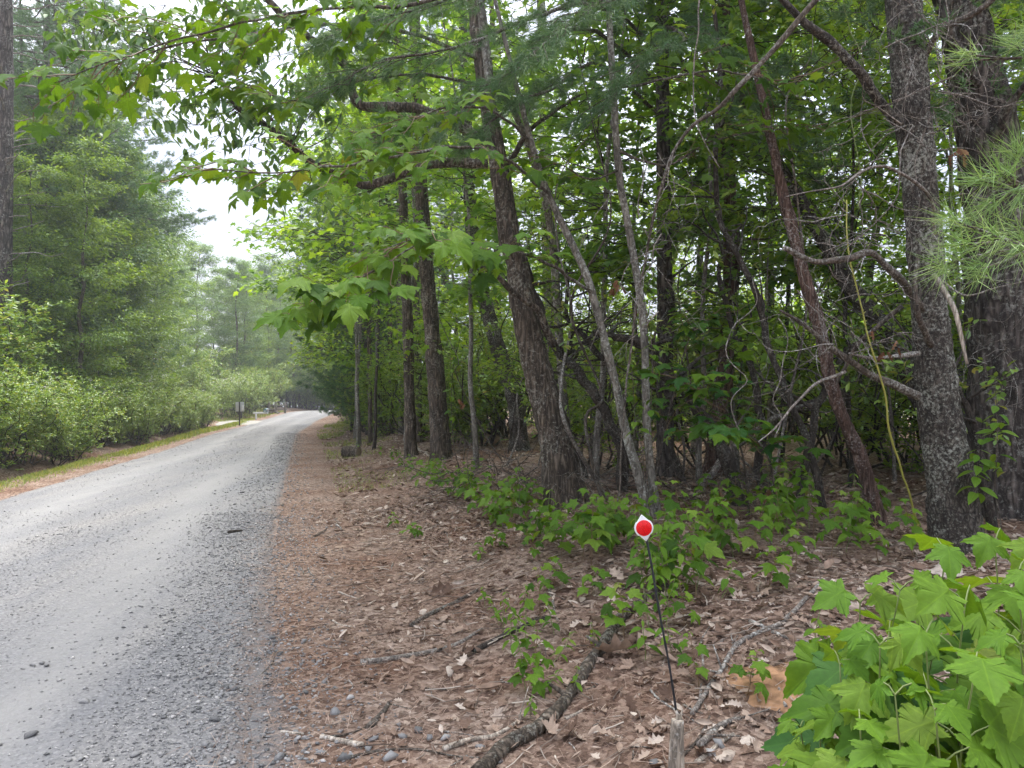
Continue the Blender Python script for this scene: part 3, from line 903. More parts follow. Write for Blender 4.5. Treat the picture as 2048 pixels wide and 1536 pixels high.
def near_road_point(d, u):
    """point at depth d and u metres right of the road's right edge"""
    x = float(Xr(d)) + u
    return onground(x, d, -.03)
def left_point(d, v):
    x = float(Xr(d) - RW(d)) - v
    return onground(x, d, -.03)
def at_px(px, d):
    x = (px - 1024) / FPX * d
    return onground(x, d, -.03)

# ------------------------------------------------------------------ left side of the road
HW = [proto_tree('tall_hardwood', 'hardwood_cool', 'bark', Ht=14, base=1.0, R=3.4, nleaf=20000, tmpl=LT_OVAL, size=.17, limbs=40, seg=10, leaf_sigma=.24, trunk_r=.15, rise=.45),
      proto_tree('tall_hardwood', 'hardwood_left', 'bark', Ht=13, base=.8, R=3.0, nleaf=18000, tmpl=LT_OVAL, size=.16, limbs=38, seg=10, leaf_sigma=.22, trunk_r=.13, rise=.4)]
FW = [proto_tree('forest_tree', 'hardwood', 'bark', Ht=14, base=4.6, R=3.2, nleaf=4400, tmpl=LT_MAPLE_LO, size=.14, limbs=20, seg=8, leaf_sigma=.22, trunk_r=.11),
      proto_tree('forest_tree', 'maple_crown', 'bark_smooth', Ht=13, base=3.6, R=2.9, nleaf=4800, tmpl=LT_OVAL, size=.13, limbs=20, seg=8, leaf_sigma=.22, trunk_r=.08)]
UN = [proto_tree('understory_maple', 'maple_crown', 'bark_smooth', Ht=7.5, base=1.7, R=2.6, nleaf=4200, tmpl=LT_MAPLE_LO, size=.125, limbs=26, rise=.28, seg=9, leaf_sigma=.16, trunk_r=.04),
      proto_tree('understory_maple', 'hardwood', 'twig_dark', Ht=6.5, base=1.3, R=2.3, nleaf=5000, tmpl=LT_OVAL, size=.105, limbs=26, rise=.32, seg=9, leaf_sigma=.15, trunk_r=.035),
      proto_tree('understory_maple', 'maple_deep_crown', 'bark_smooth', Ht=8.5, base=2.4, R=2.7, nleaf=4200, tmpl=LT_MAPLE_LO, size=.125, limbs=26, rise=.28, seg=9, leaf_sigma=.17, trunk_r=.045)]
PN = [proto_pine('white_pine', Ht=19, base=2.2, R=3.6, whorl=.5, tufts=9, n_per=13, L=.15, w=.007, trunk_r=.19),
      proto_pine('white_pine', Ht=16, base=.9, R=3.2, whorl=.45, tufts=9, n_per=13, L=.14, w=.007, trunk_r=.15)]
BU = [proto_bush('laurel', 2.7, 1.5, 9600, size=.085), proto_bush('laurel', 2.2, 1.35, 8800, size=.08),
      proto_bush('laurel', 2.5, 1.4, 8800, size=.085, blossoms=34)]
YB = proto_bush('spicebush', 2.6, 1.35, 5200, mat='hardwood', tmpl=LT_OVAL, size=.085, stems=9)

# front row of bushes along the ditch
k = 0
HEDGE = 'dense green laurel bush in the hedge along the grassy ditch'
BLOOM = 'leafy laurel bush with pale blossoms in the hedge along the ditch'
for d in np.arange(12.4, 37.6, 1.0):
    bl = k % 5 == 3
    put_bush(BU[2] if bl else BU[k % 2], BLOOM if bl else HEDGE, left_point(d, 1.85 + rng.uniform(-.2, .3)), rng.uniform(0, 6.28), rng.uniform(.62, .85),
             'blossoming bushes in the hedge' if bl else 'laurel bushes along the ditch')
    k += 1
for d in np.arange(13, 36, 1.15):
    put_bush(BU[k % 2], 'tall laurel bush behind the roadside hedge', left_point(d, 3.8 + rng.uniform(-.3, .5)), rng.uniform(0, 6.28), rng.uniform(1.05, 1.35),
             'taller laurel bushes behind the hedge')
    k += 1
for d in np.arange(17, 40, 1.7):
    put_bush(BU[k % 2], 'tall laurel bush behind the roadside hedge', left_point(d, 6.0 + rng.uniform(-.4, .6)), rng.uniform(0, 6.28), rng.uniform(1.3, 1.7),
             'taller laurel bushes behind the hedge')
    k += 1
for d, v, s in ((45.5, 2.6, .95), (48, 2.2, 1.0), (51, 2.4, 1.2), (54, 2.3, 1.3), (57, 2.5, 1.4), (61, 2.6, 1.5), (65, 2.7, 1.6), (69, 2.8, 1.6), (44.5, 4.5, 1.2), (47, 5, 1.6), (52, 5, 1.8), (58, 5.5, 2), (64, 5.5, 2.2), (70, 6, 2.2)):
    put_bush(BU[2] if s < 1.05 else BU[k % 2], 'rounded roadside bush with pale blossoms past the mailbox' if s < 1.05 else 'rounded green roadside bush past the driveway and its mailbox', left_point(d, v), rng.uniform(0, 6.28), s,
             'blossoming bushes past the mailbox' if s < 1.05 else 'bushes past the driveway')
    k += 1
for i, (px, d, s) in enumerate(((560, 84, 2.6), (585, 88, 2.8), (610, 90, 2.8), (632, 92, 3.0), (655, 90, 2.8), (675, 86, 2.6), (530, 80, 2.5), (700, 84, 2.8), (640, 110, 4), (600, 112, 4), (680, 108, 4), (560, 108, 4))):
    put_bush(YB if i % 2 else BU[0], 'bright leafy bush closing the view where the road drops away', at_px(px, d), rng.uniform(0, 6.28), s, 'bushes past the crest of the road')

for i, (px, d, s) in enumerate(((585, 83, 1.5), (600, 86, 1.6), (615, 84, 1.4), (628, 87, 1.6), (643, 85, 1.5), (657, 88, 1.7), (672, 86, 1.6), (690, 84, 1.6))):
    put_bush(YB if i % 3 else BU[i % 2], 'low dense bush at the foot of the foliage past the crest', at_px(px, d), rng.uniform(0, 6.28), s, 'low bushes past the crest')
# tall trees behind the hedge
for i, (px, d, s, w) in enumerate(((40, 29, 1.0, 0), (80, 25, 1.05, 0), (175, 30, 1.05, 0), (150, 31, 1.0, 0), (-60, 22, .9, 1), (90, 36, 1.1, 0), (185, 38, .9, 1), (-140, 27, 1, 0), (10, 38, 1.1, 0), (130, 44, 1.2, 0), (-10, 30, 1, 1))):
    put_pine(PN[w], 'tall white pine with soft blue green boughs behind the roadside hedge', at_px(px, d), rng.uniform(0, 6.28), s, 'white pines behind the hedge')
for i, (px, d, s, w) in enumerate(((215, 26, .72, 1), (255, 33, .80, 0), (150, 21, .62, 1), (290, 41, .84, 0), (265, 28, .58, 1), (345, 50, .86, 1), (50, 20, .55, 1), (390, 57, .90, 0), (335, 44, .62, 1), (300, 35, .62, 1), (365, 48, .66, 0), (0, 22, .7, 1), (225, 30, .80, 0), (100, 23, .75, 1), (180, 25, .8, 0), (30, 25, .85, 1), (120, 27, .9, 0))):
    put_tree(HW[w], 'hardwood_tree', ['cool green leafy hardwood tree rising behind the roadside hedge', 'fresh green leafy hardwood tree rising behind the roadside hedge'][w], 'tree', at_px(px, d), rng.uniform(0, 6.28), s, ['cool green hardwoods behind the hedge', 'fresh green hardwoods behind the hedge'][w], limbs=False)
for i, (px, d, s, w) in enumerate(((425, 62, .82, 1), (445, 66, .9, 1), (485, 74, 1.0, 0), (515, 82, 1.1, 1), (545, 90, 1.1, 0), (575, 88, 1.0, 1), (600, 96, 1.2, 0), (630, 100, 1.15, 1), (655, 92, 1.0, 0), (690, 85, 1.1, 1), (560, 110, 1.3, 0), (470, 60, .85, 0), (500, 68, .95, 1), (530, 72, 1.05, 0), (560, 78, 1.1, 1), (590, 84, 1.2, 0), (490, 64, .9, 1), (615, 90, 1.3, 1))):
    put_tree(HW[w], 'hardwood_tree', 'pale distant tree where the road passes over the rise', 'tree', at_px(px, d), rng.uniform(0, 6.28), s, 'distant trees past the rise', limbs=False)
# ------------------------------------------------------------------ the woods on the right
for i, (u, d, s, w) in enumerate(((2.4, 24, .75, 1), (2.6, 28, .8, 1), (3.0, 33, .9, 1), (2.8, 38, 1.0, 1), (3.2, 44, 1.0, 0), (3.4, 51, 1.0, 1), (4.2, 59, 1.1, 0), (6.0, 30, 1, 0), (7, 38, 1, 1), (5, 66, 1.1, 1))):
    put_pine(PN[w], 'dark pine standing along the wooded right verge of the road', near_road_point(d, u), rng.uniform(0, 6.28), s, 'pines along the wooded verge')
def scatter(n, d0, d1, u0, u1, minsep, seed):
    r = np.random.default_rng(seed)
    out = []
    for _ in range(n * 40):
        d = r.uniform(d0, d1); u = r.uniform(u0, u1)
        p = np.array([float(Xr(d)) + u, d])
        if abs(p[0] / d) > 0.95: continue
        if all(np.hypot(*(p - q)) > minsep for q in out): out.append(p)
        if len(out) >= n: break
    return out
LAB_U = ['thin understory maple spreading lobed backlit leaves among the trunks', 'thin understory tree with small oval yellow green leaves among the trunks', 'thin understory maple with deep green layered leaves among the trunks']
for i, (x, y) in enumerate(scatter(2, 11, 15, 5, 13, 2.8, 5)):
    put_tree(FW[i % 2], 'forest_tree', ['slender grey barked forest tree deep in the woods beyond the leaning trunk', 'slender smooth pale forest tree deep in the woods beyond the leaning trunk'][i % 2], 'tree', onground(x, y, -.03), rng.uniform(0, 6.28), rng.uniform(.8, 1.05), ['grey barked slender trees', 'smooth slender trees'][i % 2], limbs=False)
US = [(p, rng.uniform(.75, 1.05)) for p in scatter(8, 9.5, 15, 4.2, 14, 2.4, 8)]
US += [(np.array([(px - 1024) / FPX * d, d]), s) for px, d, s in ((1190, 9.0, .95), (1400, 8.4, .9), (1690, 8.2, .9), (1270, 11.5, 1.0), (1930, 9.2, .95), (1560, 10.6, 1.1))]
US += [(np.array([float(Xr(d)) + u, d]), s) for d, u, s in ((11.0, 2.9, .95), (14.2, 2.3, 1.15), (17, 1.9, 1.2), (20, 1.8, 1.3), (23.5, 1.9, 1.35), (27, 2.0, 1.4), (31, 2.2, 1.5), (20, 4.5, 1.4), (36, 2.4, 1.5), (42, 2.6, 1.6))]
for i, (p, s) in enumerate(US):
    k = i % 3
    put_tree(UN[k], 'understory_tree', LAB_U[k], 'tree', onground(p[0], p[1], -.03), rng.uniform(0, 6.28), s, ['lobed leaved understory maples', 'oval leaved understory trees', 'deep green understory maples'][k], limbs=False)
for i, (x, y) in enumerate(scatter(11, 8.8, 15, 3.6, 14, 1.6, 18) + scatter(46, 17, 28, 4.5, 24, 1.3, 19)):
    put_bush(YB if i % 5 else BU[i % 2], ['glossy dark laurel shrub on the forest floor behind the trunks', 'twiggy yellow green shrub on the forest floor behind the trunks'][bool(i % 5)], onground(x, y, -.03), rng.uniform(0, 6.28), rng.uniform(.75, 1.0) * (1 + y * .012), ['laurel shrubs in the woods', 'yellow green shrubs in the woods'][bool(i % 5)], name='understory_shrub', cat='shrub')

for i, (x, y) in enumerate(scatter(13, 14, 21, 4.2, 17, 2.2, 41)):
    put_bush(YB, 'tall yellow green shrub thicket at the sunny back of the wood', onground(x, y, -.03), rng.uniform(0, 6.28), rng.uniform(1.25, 1.75), 'tall shrubs at the back of the wood', name='understory_shrub', cat='shrub')
for i, (d, u, s) in enumerate(((15.5, 3.4, .8), (17.5, 3.0, .9), (19.5, 3.2, 1.0), (21.5, 2.8, .95), (23.5, 3.0, 1.1), (26, 2.6, 1.0), (28.5, 2.8, 1.2), (31.5, 2.5, 1.1), (35, 2.6, 1.3), (39, 2.5, 1.3), (43, 2.6, 1.4), (48, 2.6, 1.5), (54, 2.6, 1.6), (61, 2.6, 1.7))):
    put_bush(YB if i % 3 else BU[1], 'leafy bush between the slim trunks along the wooded verge', near_road_point(d, u), rng.uniform(0, 6.28), s, 'bushes along the wooded verge', name='verge_bush')
for i, (x, y, s) in enumerate(((6.6, 5.6, .8), (7.6, 7.0, 1.0), (6.3, 7.9, .9), (8.6, 5.2, 1.0), (9.0, 8.6, 1.1), (7.2, 9.3, .9), (10.4, 7.2, 1.1), (5.9, 9.2, .8))):
    put_bush(YB if i % 3 else BU[0], 'leafy shrub growing beyond the massive furrowed pine', onground(x, y, -.03), rng.uniform(0, 6.28), s, 'shrubs beyond the massive pine', name='understory_shrub', cat='shrub')
for i, (x, y, s) in enumerate(((7.8, 5.9, .9), (9.6, 7.6, 1.0), (8.3, 10.2, 1.0))):
    put_tree(UN[i], 'understory_tree', 'young understory tree growing beyond the massive furrowed pine', 'tree', onground(x, y, -.03), rng.uniform(0, 6.28), s, 'young trees beyond the massive pine', limbs=False)

# ---- trunks that can be told apart
def trunk_mesh(pts, radii, sides=80, step=.035, disp=.016, flare=.45, seed=0, freq=(16, 5), mat='bark', lobes=5):
    pts = np.asarray(pts, float)
    L = np.linalg.norm(np.diff(pts, axis=0), axis=1).sum()
    n = max(12, int(L / step))
    path = catmull(pts, n)
    s = np.linspace(0, L, n)
    rad = np.interp(np.linspace(0, 1, n), np.linspace(0, 1, len(radii)), radii)
    V, F = tube(path, rad, sides, False)
    V = V.reshape(n, sides, 3)
    off = V - path[:, None]
    dirn = norm(off)
    a = np.linspace(0, 2 * PI, sides, endpoint=False)
    fl = flare * np.exp(-s / .22)[:, None] * (1 + .45 * np.cos(lobes * a + seed)[None]) * rad[:, None]
    r0 = float(np.mean(rad))
    q = np.stack([np.cos(a)[None] * r0 * freq[0] + 0 * s[:, None], np.sin(a)[None] * r0 * freq[0] + 0 * s[:, None], s[:, None] * freq[1] + 0 * a[None]], -1).reshape(-1, 3)
    nz = vnoise(q + 5 * vnoise(q * .35, seed + 3)[:, None] * .25, seed)
    nz2 = vnoise(q * 2.7, seed + 7)
    ridge = (1 - np.abs(nz) * 2.0) * -1                # cracks where the noise crosses zero
    low = vnoise(q * np.array([.16, .16, .5]), seed + 11)
    dv = (disp * (.8 * ridge + .45 * nz2) + .05 * r0 * low).reshape(n, sides)
    V = V + dirn * (dv + fl)[..., None]
    return mesh('trunk', V.reshape(-1, 3), F, M[mat], smooth=True)

def real_tree(name, label, cat, pxs, dd, widths, mat, crown=None, crown_sc=1.0, group=None, base_d=None, **kw):
    """a tree whose trunk passes through photo pixels pxs at depths dd (base first); widths in photo pixels"""
    d0 = dd[0] if np.ndim(dd) else dd
    dd = np.broadcast_to(np.asarray(dd, float), (len(pxs),))
    pts = [P(x, y, d) for (x, y), d in zip(pxs, dd)]
    base = onground(pts[0][0], pts[0][1], -.12)
    pts[0] = base
    last = pts[-1] + (pts[-1] - pts[-2]) / np.linalg.norm(pts[-1] - pts[-2]) * 3.0
    pts.append(last)
    rad = [w / FPX * d / 2 for w, d in zip(widths, dd)] + [widths[-1] / FPX * dd[-1] / 2 * .7]
    t = thing(name, label, cat, base, group)
    me = trunk_mesh(np.array(pts) - base, rad, mat=mat, **kw)
    link('trunk', me, t)
    if crown:
        c = link('crown', crown['crown'], t, tuple(last - base + np.array([0, 0, -crown_sc * 6.2])))
        c.scale = (crown_sc,) * 3; c.rotation_euler = (0, 0, rng.uniform(0, 6))
        stuff(c)
        tw = crown.get('twigs') or crown.get('twm')
        w = link('twigs', tw, t, c.location); w.scale = c.scale; w.rotation_euler = c.rotation_euler
        stuff(w)
    return t, base

def branch(t, base, pts, r0, r1, mat='twig', n=None, wob=.0, name='branch', sides=8, seed=0):
    pts = np.asarray(pts, float)
    L = np.linalg.norm(np.diff(pts, axis=0), axis=1).sum()
    n = n or max(8, int(L / .04))
    path = catmull(pts, n)
    rad = np.linspace(r0, r1, n)
    if wob:
        q = path * 6
        path = path + wob * np.stack([vnoise(q, seed + 1), vnoise(q, seed + 2), vnoise(q, seed + 3)], 1)
    rad = rad * (1 + .18 * vnoise(path * 9, seed + 5))
    V, F = tube(path, rad, sides)
    return link(name, mesh(name, V - base, F, M[mat], smooth=True), t)

CROWN_A, CROWN_B = FW[0], FW[1]
tA, bA = real_tree('leaning_tree', 'thick leaning tree with ridged grey brown bark and flared foot on the bank', 'tree',
                   [(1137, 1008), (1112, 880), (1075, 740), (1052, 643), (1034, 530), (1019, 478), (1002, 359), (959, 102), (944, -20)], [7.4, 7.4, 7.4, 7.4, 7.4, 7.4, 7.5, 7.6, 7.7],
                   [84, 68, 60, 54, 45, 42, 38, 31, 27], 'bark', CROWN_A, .95, seed=3, disp=.012, flare=.34)
branch(tA, bA, [P(1110, 690, 7.3), P(1075, 620, 7.1), P(1010, 570, 6.9), P(950, 520, 6.8), P(900, 470, 6.9)], .04, .012, 'bark', wob=.02)
branch(tA, bA, [P(1000, 350, 7.5), P(1060, 260, 7.6), P(1110, 225, 7.7), P(1180, 180, 7.9)], .03, .01, 'bark', wob=.02)
branch(tA, bA, [P(965, 190, 7.5), P(1000, 330, 7.2), P(985, 250, 7.0), P(975, 120, 7.0), P(960, 0, 7.0)][2:], .045, .04, 'bark_smooth')

tB, bB = real_tree('lichen_tree', 'dark trunk crusted with pale lichen and bearing broken dead branches', 'tree',
                   [(1918, 1092), (1903, 978), (1881, 842), (1866, 705), (1858, 602), (1837, 342), (1823, 205), (1812, 68), (1805, -20)], [5.3] * 7 + [5.35, 5.4],
                   [100, 90, 80, 74, 66, 65, 66, 68, 66], 'bark_dark', CROWN_B, .7, seed=8, disp=.010, freq=(20, 9), flare=.2)
B_br = [([(1840, 795), (1730, 742), (1660, 690), (1605, 648), (1560, 620)], [5.15, 5.0, 4.9, 4.85, 4.8], .032, .008, 'twig'),
        ([(1690, 742), (1640, 765), (1590, 810), (1545, 858), (1515, 885)], [4.95, 4.85, 4.75, 4.7, 4.68], .013, .003, 'dead'),
        ([(1842, 620), (1800, 560), (1745, 510), (1690, 518), (1625, 522), (1566, 494)], [5.2, 5.0, 4.85, 4.75, 4.7, 4.65], .030, .016, 'twig'),
        ([(1862, 690), (1838, 640), (1830, 570), (1838, 500)], [5.1, 4.95, 4.9, 4.95], .026, .012, 'twig'),
        ([(1868, 470), (1858, 395), (1800, 345), (1745, 335), (1690, 365), (1640, 378), (1572, 392)], [5.05, 4.9, 4.7, 4.6, 4.5, 4.45, 4.4], .014, .003, 'dead'),
        ([(1835, 710), (1795, 712), (1745, 716), (1700, 705)], [5.15, 5.05, 4.95, 4.9], .018, .008, 'dead'),
        ([(1830, 250), (1785, 240), (1725, 150), (1655, 80), (1600, 40), (1555, -10)], [5.3, 5.2, 5.0, 4.9, 4.85, 4.8], .036, .024, 'bark_dark'),
        ([(1850, 110), (1880, 60), (1930, 35), (1985, 0), (2010, -30)], [5.3, 5.2, 5.1, 5.0, 5.0], .026, .018, 'twig'),
        ([(1805, 610), (1760, 650), (1715, 690), (1690, 740), (1660, 790)], [5.6, 5.7, 5.8, 5.9, 6.0], .02, .012, 'twig')]
for i, (pp, dd, a, b, m) in enumerate(B_br):
    branch(tB, bB, [P(x, y, d) for (x, y), d in zip(pp, dd)], a, b, m, wob=.012, seed=i * 7)
o = branch(tB, bB, [P(1868, 548, 4.95), P(1905, 610, 4.8), P(1920, 665, 4.75), P(1934, 728, 4.72)], .017, .010, 'pale_wood', wob=.006, name='broken_branch')
o['label'] = 'pale barkless broken branch hanging down'
branch(tB, bB, [P(1868, 548, 4.95), P(1930, 590, 4.8), P(2000, 575, 4.7), P(2070, 560, 4.6)], .008, .003, 'dead', wob=.01)

tC, bC = real_tree('big_pine_tree', 'massive furrowed pine trunk standing behind the lichen covered trunk', 'pine tree',
                   [(2040, 975), (2034, 800), (2020, 620), (1998, 420), (1972, 250), (1945, 120), (1915, -20)], [6.6] * 7, [190, 172, 160, 128, 108, 96, 88], 'bark_pine', PN[1], .8, seed=15, disp=.022, freq=(13, 4), flare=.2)
branch(tC, bC, [P(1985, 290, 6.4), P(2010, 230, 6.2), P(2040, 180, 6.0), P(2090, 130, 5.8)], .04, .02, 'bark_pine', wob=.02)
branch(tC, bC, [P(1965, 190, 6.5), P(1925, 120, 6.3), P(1895, 60, 6.2), P(1880, -20, 6.2)], .05, .04, 'bark_pine', wob=.02)
real_tree('verge_tree', 'straight grey tree with bark plates nearest the cut log on the verge', 'tree', [(884, 915), (872, 760), (862, 640), (850, 500), (838, 300), (830, 60)], [13.0] * 6, [42, 36, 32, 29, 25, 22], 'bark', CROWN_A, 1.0, seed=21, sides=48, step=.05, disp=.018)
real_tree('verge_tree', 'slimmer dark tree just behind the straight grey one on the verge', 'tree', [(822, 912), (818, 760), (815, 640), (808, 460), (800, 200)], [14.0] * 5, [24, 22, 21, 19, 17], 'bark', None, .9, seed=25, sides=40, step=.05, disp=.015)
real_tree('crooked_tree', 'crooked lichen flecked tree bending away behind the leaning trunk', 'tree', [(1042, 905), (1030, 800), (1000, 710), (975, 620), (952, 530), (940, 400), (930, 150)], [13.5] * 7, [36, 34, 33, 29, 27, 24, 20], 'bark_dark', None, .9, seed=31, sides=40, step=.05, disp=.015)
real_tree('grey_tree', 'upright pale grey trunk seen between the leaning tree and the forked stems', 'tree', [(1118, 930), (1112, 760), (1102, 600), (1094, 420), (1088, 200)], [14.5] * 5, [31, 30, 29, 26, 22], 'bark_smooth', None, 1.0, seed=35, sides=32, step=.06, disp=.01)
real_tree('ridged_tree', 'ridged brown trunk among the dark laurel stems', 'tree', [(1420, 985), (1438, 850), (1452, 720), (1464, 520), (1458, 380), (1450, 100)], [9.5] * 6, [38, 36, 34, 33, 30, 26], 'bark_red', None, .9, seed=41, sides=48, step=.04, disp=.012)
real_tree('leaning_laurel', 'leaning shaggy reddish trunk in front of the lichen covered tree', 'tree', [(1762, 1045), (1722, 920), (1672, 800), (1640, 660), (1600, 520), (1560, 360), (1530, 220)], [6.0, 6.0, 6.0, 6.0, 6.1, 6.2, 6.3], [36, 29, 26, 26, 25, 22, 17], 'bark_red', None, seed=47, sides=32, step=.03, disp=.010)
real_tree('slanting_tree', 'dark slanting trunk leaning behind the lichen covered tree', 'tree', [(1905, 960), (1862, 850), (1805, 715), (1755, 640), (1700, 575), (1640, 470)], [7.6, 7.6, 7.6, 7.7, 7.8, 7.9], [48, 43, 40, 37, 34, 27], 'bark_dark', None, seed=51, sides=40, step=.04, disp=.014)
for i, (x, y, w, d, lab) in enumerate(((716, 882, 10, 19, 'thin sapling trunk standing beside the cut log'), (741, 880, 13, 20, 'thin grey trunk behind the sapling near the cut log'), (757, 868, 11, 21.5, 'straight slim trunk at the edge of the brush pile'),
                                        (783, 872, 15, 22, 'slim dark trunk rising from the brush pile'), (803, 870, 18, 20.5, 'mid sized dark trunk left of the verge trees'), (838, 880, 22, 17, 'dark trunk squeezed between the two verge trees'),
                                        (772, 860, 12, 26, 'far slim trunk deeper behind the brush pile'), (1000, 880, 24, 19, 'dim trunk behind the crooked tree'), (1195, 900, 22, 15, 'dim upright trunk behind the forked stems'),
                                        (1350, 900, 26, 16, 'dim upright trunk left of the ridged brown one'), (1545, 900, 28, 14, 'dim upright trunk behind the shaggy reddish one'), (1600, 880, 20, 18, 'narrow far trunk beyond the shaggy reddish one'))):
    real_tree('slim_tree', lab, 'tree', [(x, y), (x - 2, y - 150), (x - 6, y - 330), (x - 10 + (i % 3) * 6, y - 560), (x - 14, y - 800)], [d] * 5, [w * .72, w * .68, w * .64, w * .58, w * .45], 'bark' if i % 2 else 'bark_smooth', None, .8, seed=60 + i, sides=16, step=.12, disp=.008)

# ---- dark twisting laurel stems of the thicket
STEMS = [([(1246, 985), (1232, 869), (1165, 753), (1105, 690), (1075, 600), (1050, 520)], [8.2] * 6, 24, 'twig_dark'),
         ([(1485, 1010), (1440, 890), (1385, 800), (1330, 745), (1280, 690), (1190, 660)], [7.2] * 6, 30, 'twig_dark'),
         ([(1520, 960), (1520, 830), (1500, 730), (1455, 620), (1440, 540), (1470, 470)], [7.8] * 6, 18, 'twig_dark'),
         ([(1600, 1000), (1620, 880), (1650, 770), (1700, 700), (1760, 640)], [7.4] * 5, 20, 'twig_dark'),
         ([(1250, 960), (1245, 800), (1190, 700), (1140, 640), (1130, 540)], [8.8] * 5, 16, 'twig_dark'),
         ([(1370, 990), (1340, 880), (1320, 760), (1345, 640), (1330, 520)], [8.5] * 5, 15, 'twig_dark'),
         ([(1175, 985), (1150, 900), (1105, 840), (1070, 760), (1040, 690)], [9.0] * 5, 15, 'twig_dark'),
         ([(1390, 960), (1470, 890), (1560, 830), (1640, 800), (1700, 790)], [8.0] * 5, 14, 'dead'),
         ([(1990, 1010), (1950, 860), (1920, 790), (1880, 740)], [5.9] * 4, 20, 'twig_dark'),
         ([(1560, 760), (1500, 560), (1440, 440), (1430, 320), (1440, 160), (1430, 0)], [6.6] * 6, 17, 'twig_dark')]
for i, (pp, dd, w, m) in enumerate(STEMS):
    pts = [P(x, y, d) for (x, y), d in zip(pp, dd)]
    base = onground(pts[0][0], pts[0][1], -.08)
    if i != 9: pts[0] = base
    else:
        pts.insert(0, P(1620, 900, 6.6)); base = onground(P(1650, 980, 6.6)[0], 6.6, -.08); pts.insert(0, base)
    t = thing('crooked_laurel', ['dark crooked laurel stem twisting up beside the leaning trunk', 'stout dark laurel stem arching through the thicket',
              'thin dark stem rising between the ridged trunk and the shaggy one', 'dark stem curving towards the lichen covered tree', 'slender dark stem close behind the leaning trunk',
              'wavy slender stem behind the forked pale stems', 'small dark stem at the foot of the leaning tree', 'grey dead stem lying across the thicket',
              'dark low stem between the lichen trunk and the big pine', 'long lichen flecked stem snaking up through the maple leaves'][i], 'shrub', base)
    r = w / FPX * dd[0] / 2
    branch(t, base, pts, r, r * .45, m, wob=.03, name='stem', seed=80 + i)
    full = catmull(pts, 60)
    for k in range(9):
        q = full[rng.integers(22, 60)]
        e = q + np.array([rng.normal() * .5, rng.normal() * .35, rng.uniform(-.1, .7)])
        branch(t, base, [q, (q + e) / 2 + rng.normal(size=3) * .06, e], r * .35, .003, m, wob=.03, name='branch', sides=6, n=12, seed=k)
    lv = Acc()
    q = full[rng.integers(30, 60, 26)] + rng.normal(size=(26, 3)) * np.array([.3, .3, .25])
    q = np.repeat(q, 9, 0) + rng.normal(size=(234, 3)) * .025
    add_leaves(lv, LT_OVAL, q, norm(rng.normal(size=q.shape) * [1, 1, .4] + [0, 0, .2]), .085, droop=.3)
    stuff(link('foliage', mesh('laurel_leaves', lv.get()[0] - base, lv.get()[1], M['bush'], lv.get()[2]), t))

for i in range(46):
    d = rng.uniform(7.2, 13); px = rng.uniform(900, 2030)
    x0 = (px - 1024) / FPX * d
    if x0 - float(Xr(d)) < 3.2: continue
    base = onground(x0, d, -.05)
    t = thing('bare_sapling', 'thin bare leaning stem among the thicket with twiggy side shoots', 'sapling', base, 'thin bare stems in the thicket')
    h = rng.uniform(2.2, 5.0)
    pts = catmull(wobble_line(base, base + [rng.normal() * .5, rng.normal() * .4, h], 7, .45), 30)
    r = rng.uniform(.008, .022)
    branch(t, base, pts, r, .004, ['twig_dark', 'twig', 'dead'][i % 3], name='stem', n=40, sides=6)
    for k in range(7):
        q = pts[rng.integers(8, 29)]
        e = q + np.array([rng.normal() * .45, rng.normal() * .3, rng.uniform(-.1, .6)])
        branch(t, base, [q, (q + e) / 2 + rng.normal(size=3) * .05, e], r * .4, .002, 'twig_dark', wob=.03, sides=4, n=10, seed=k)

# ---- tangles of dead twigs in front of the lichen tree
def twig_tangle(t, base, pts, n, L, r=.004, mat='dead', droop=.3, sub=3):
    a = Acc()
    pts = np.asarray(pts)
    for i in range(n):
        p = pts[rng.integers(0, len(pts))] + rng.normal(size=3) * np.array([.12, .12, .12])
        d = norm(rng.normal(size=3) * np.array([1, .6, .8]) - [0, 0, droop])
        ln = L * rng.uniform(.4, 1.2)
        def walk(p, d, ln, r, depth):
            path = [p]
            for s in range(6):
                d = norm(d + rng.normal(size=3) * .33 - [0, 0, .06])
                path.append(path[-1] + d * ln / 6)
                if depth and rng.random() < .45:
                    walk(path[-1], norm(d + rng.normal(size=3) * .7), ln * .45, r * .6, depth - 1)
            a.add(*tube(catmull(np.array(path), 14), np.linspace(r, r * .35, 14), 4, False))
        walk(p, d, ln, r * rng.uniform(.6, 1.3), 1)
    V, F, T = a.get()
    stuff(link('dead_twigs', mesh('dead_twigs', V - base, F, M[mat]), t))
twig_tangle(tB, bB, [P(1780, 240, 5.0), P(1830, 160, 4.9), P(1880, 230, 5.0), P(1760, 330, 4.9), P(1850, 60, 5.0), P(1920, 180, 5.1)], 46, .8, .0045, 'dead')
twig_tangle(tB, bB, [P(1620, 560, 4.8), P(1720, 620, 4.9), P(1660, 690, 4.9), P(1740, 400, 4.7), P(1780, 500, 4.8)], 34, .75, .004, 'dead')
twig_tangle(tA, bA, [P(1150, 960, 6.8), P(1080, 860, 6.9), P(1120, 760, 6.9), P(1230, 780, 6.8), P(1280, 600, 6.6), P(1320, 480, 6.6)], 40, .9, .004, 'twig')
twig_tangle(tC, bC, [P(1990, 700, 6.0), P(1980, 820, 6.0), P(1960, 640, 6.1), P(2010, 560, 6.0)], 16, .6, .004, 'dead')

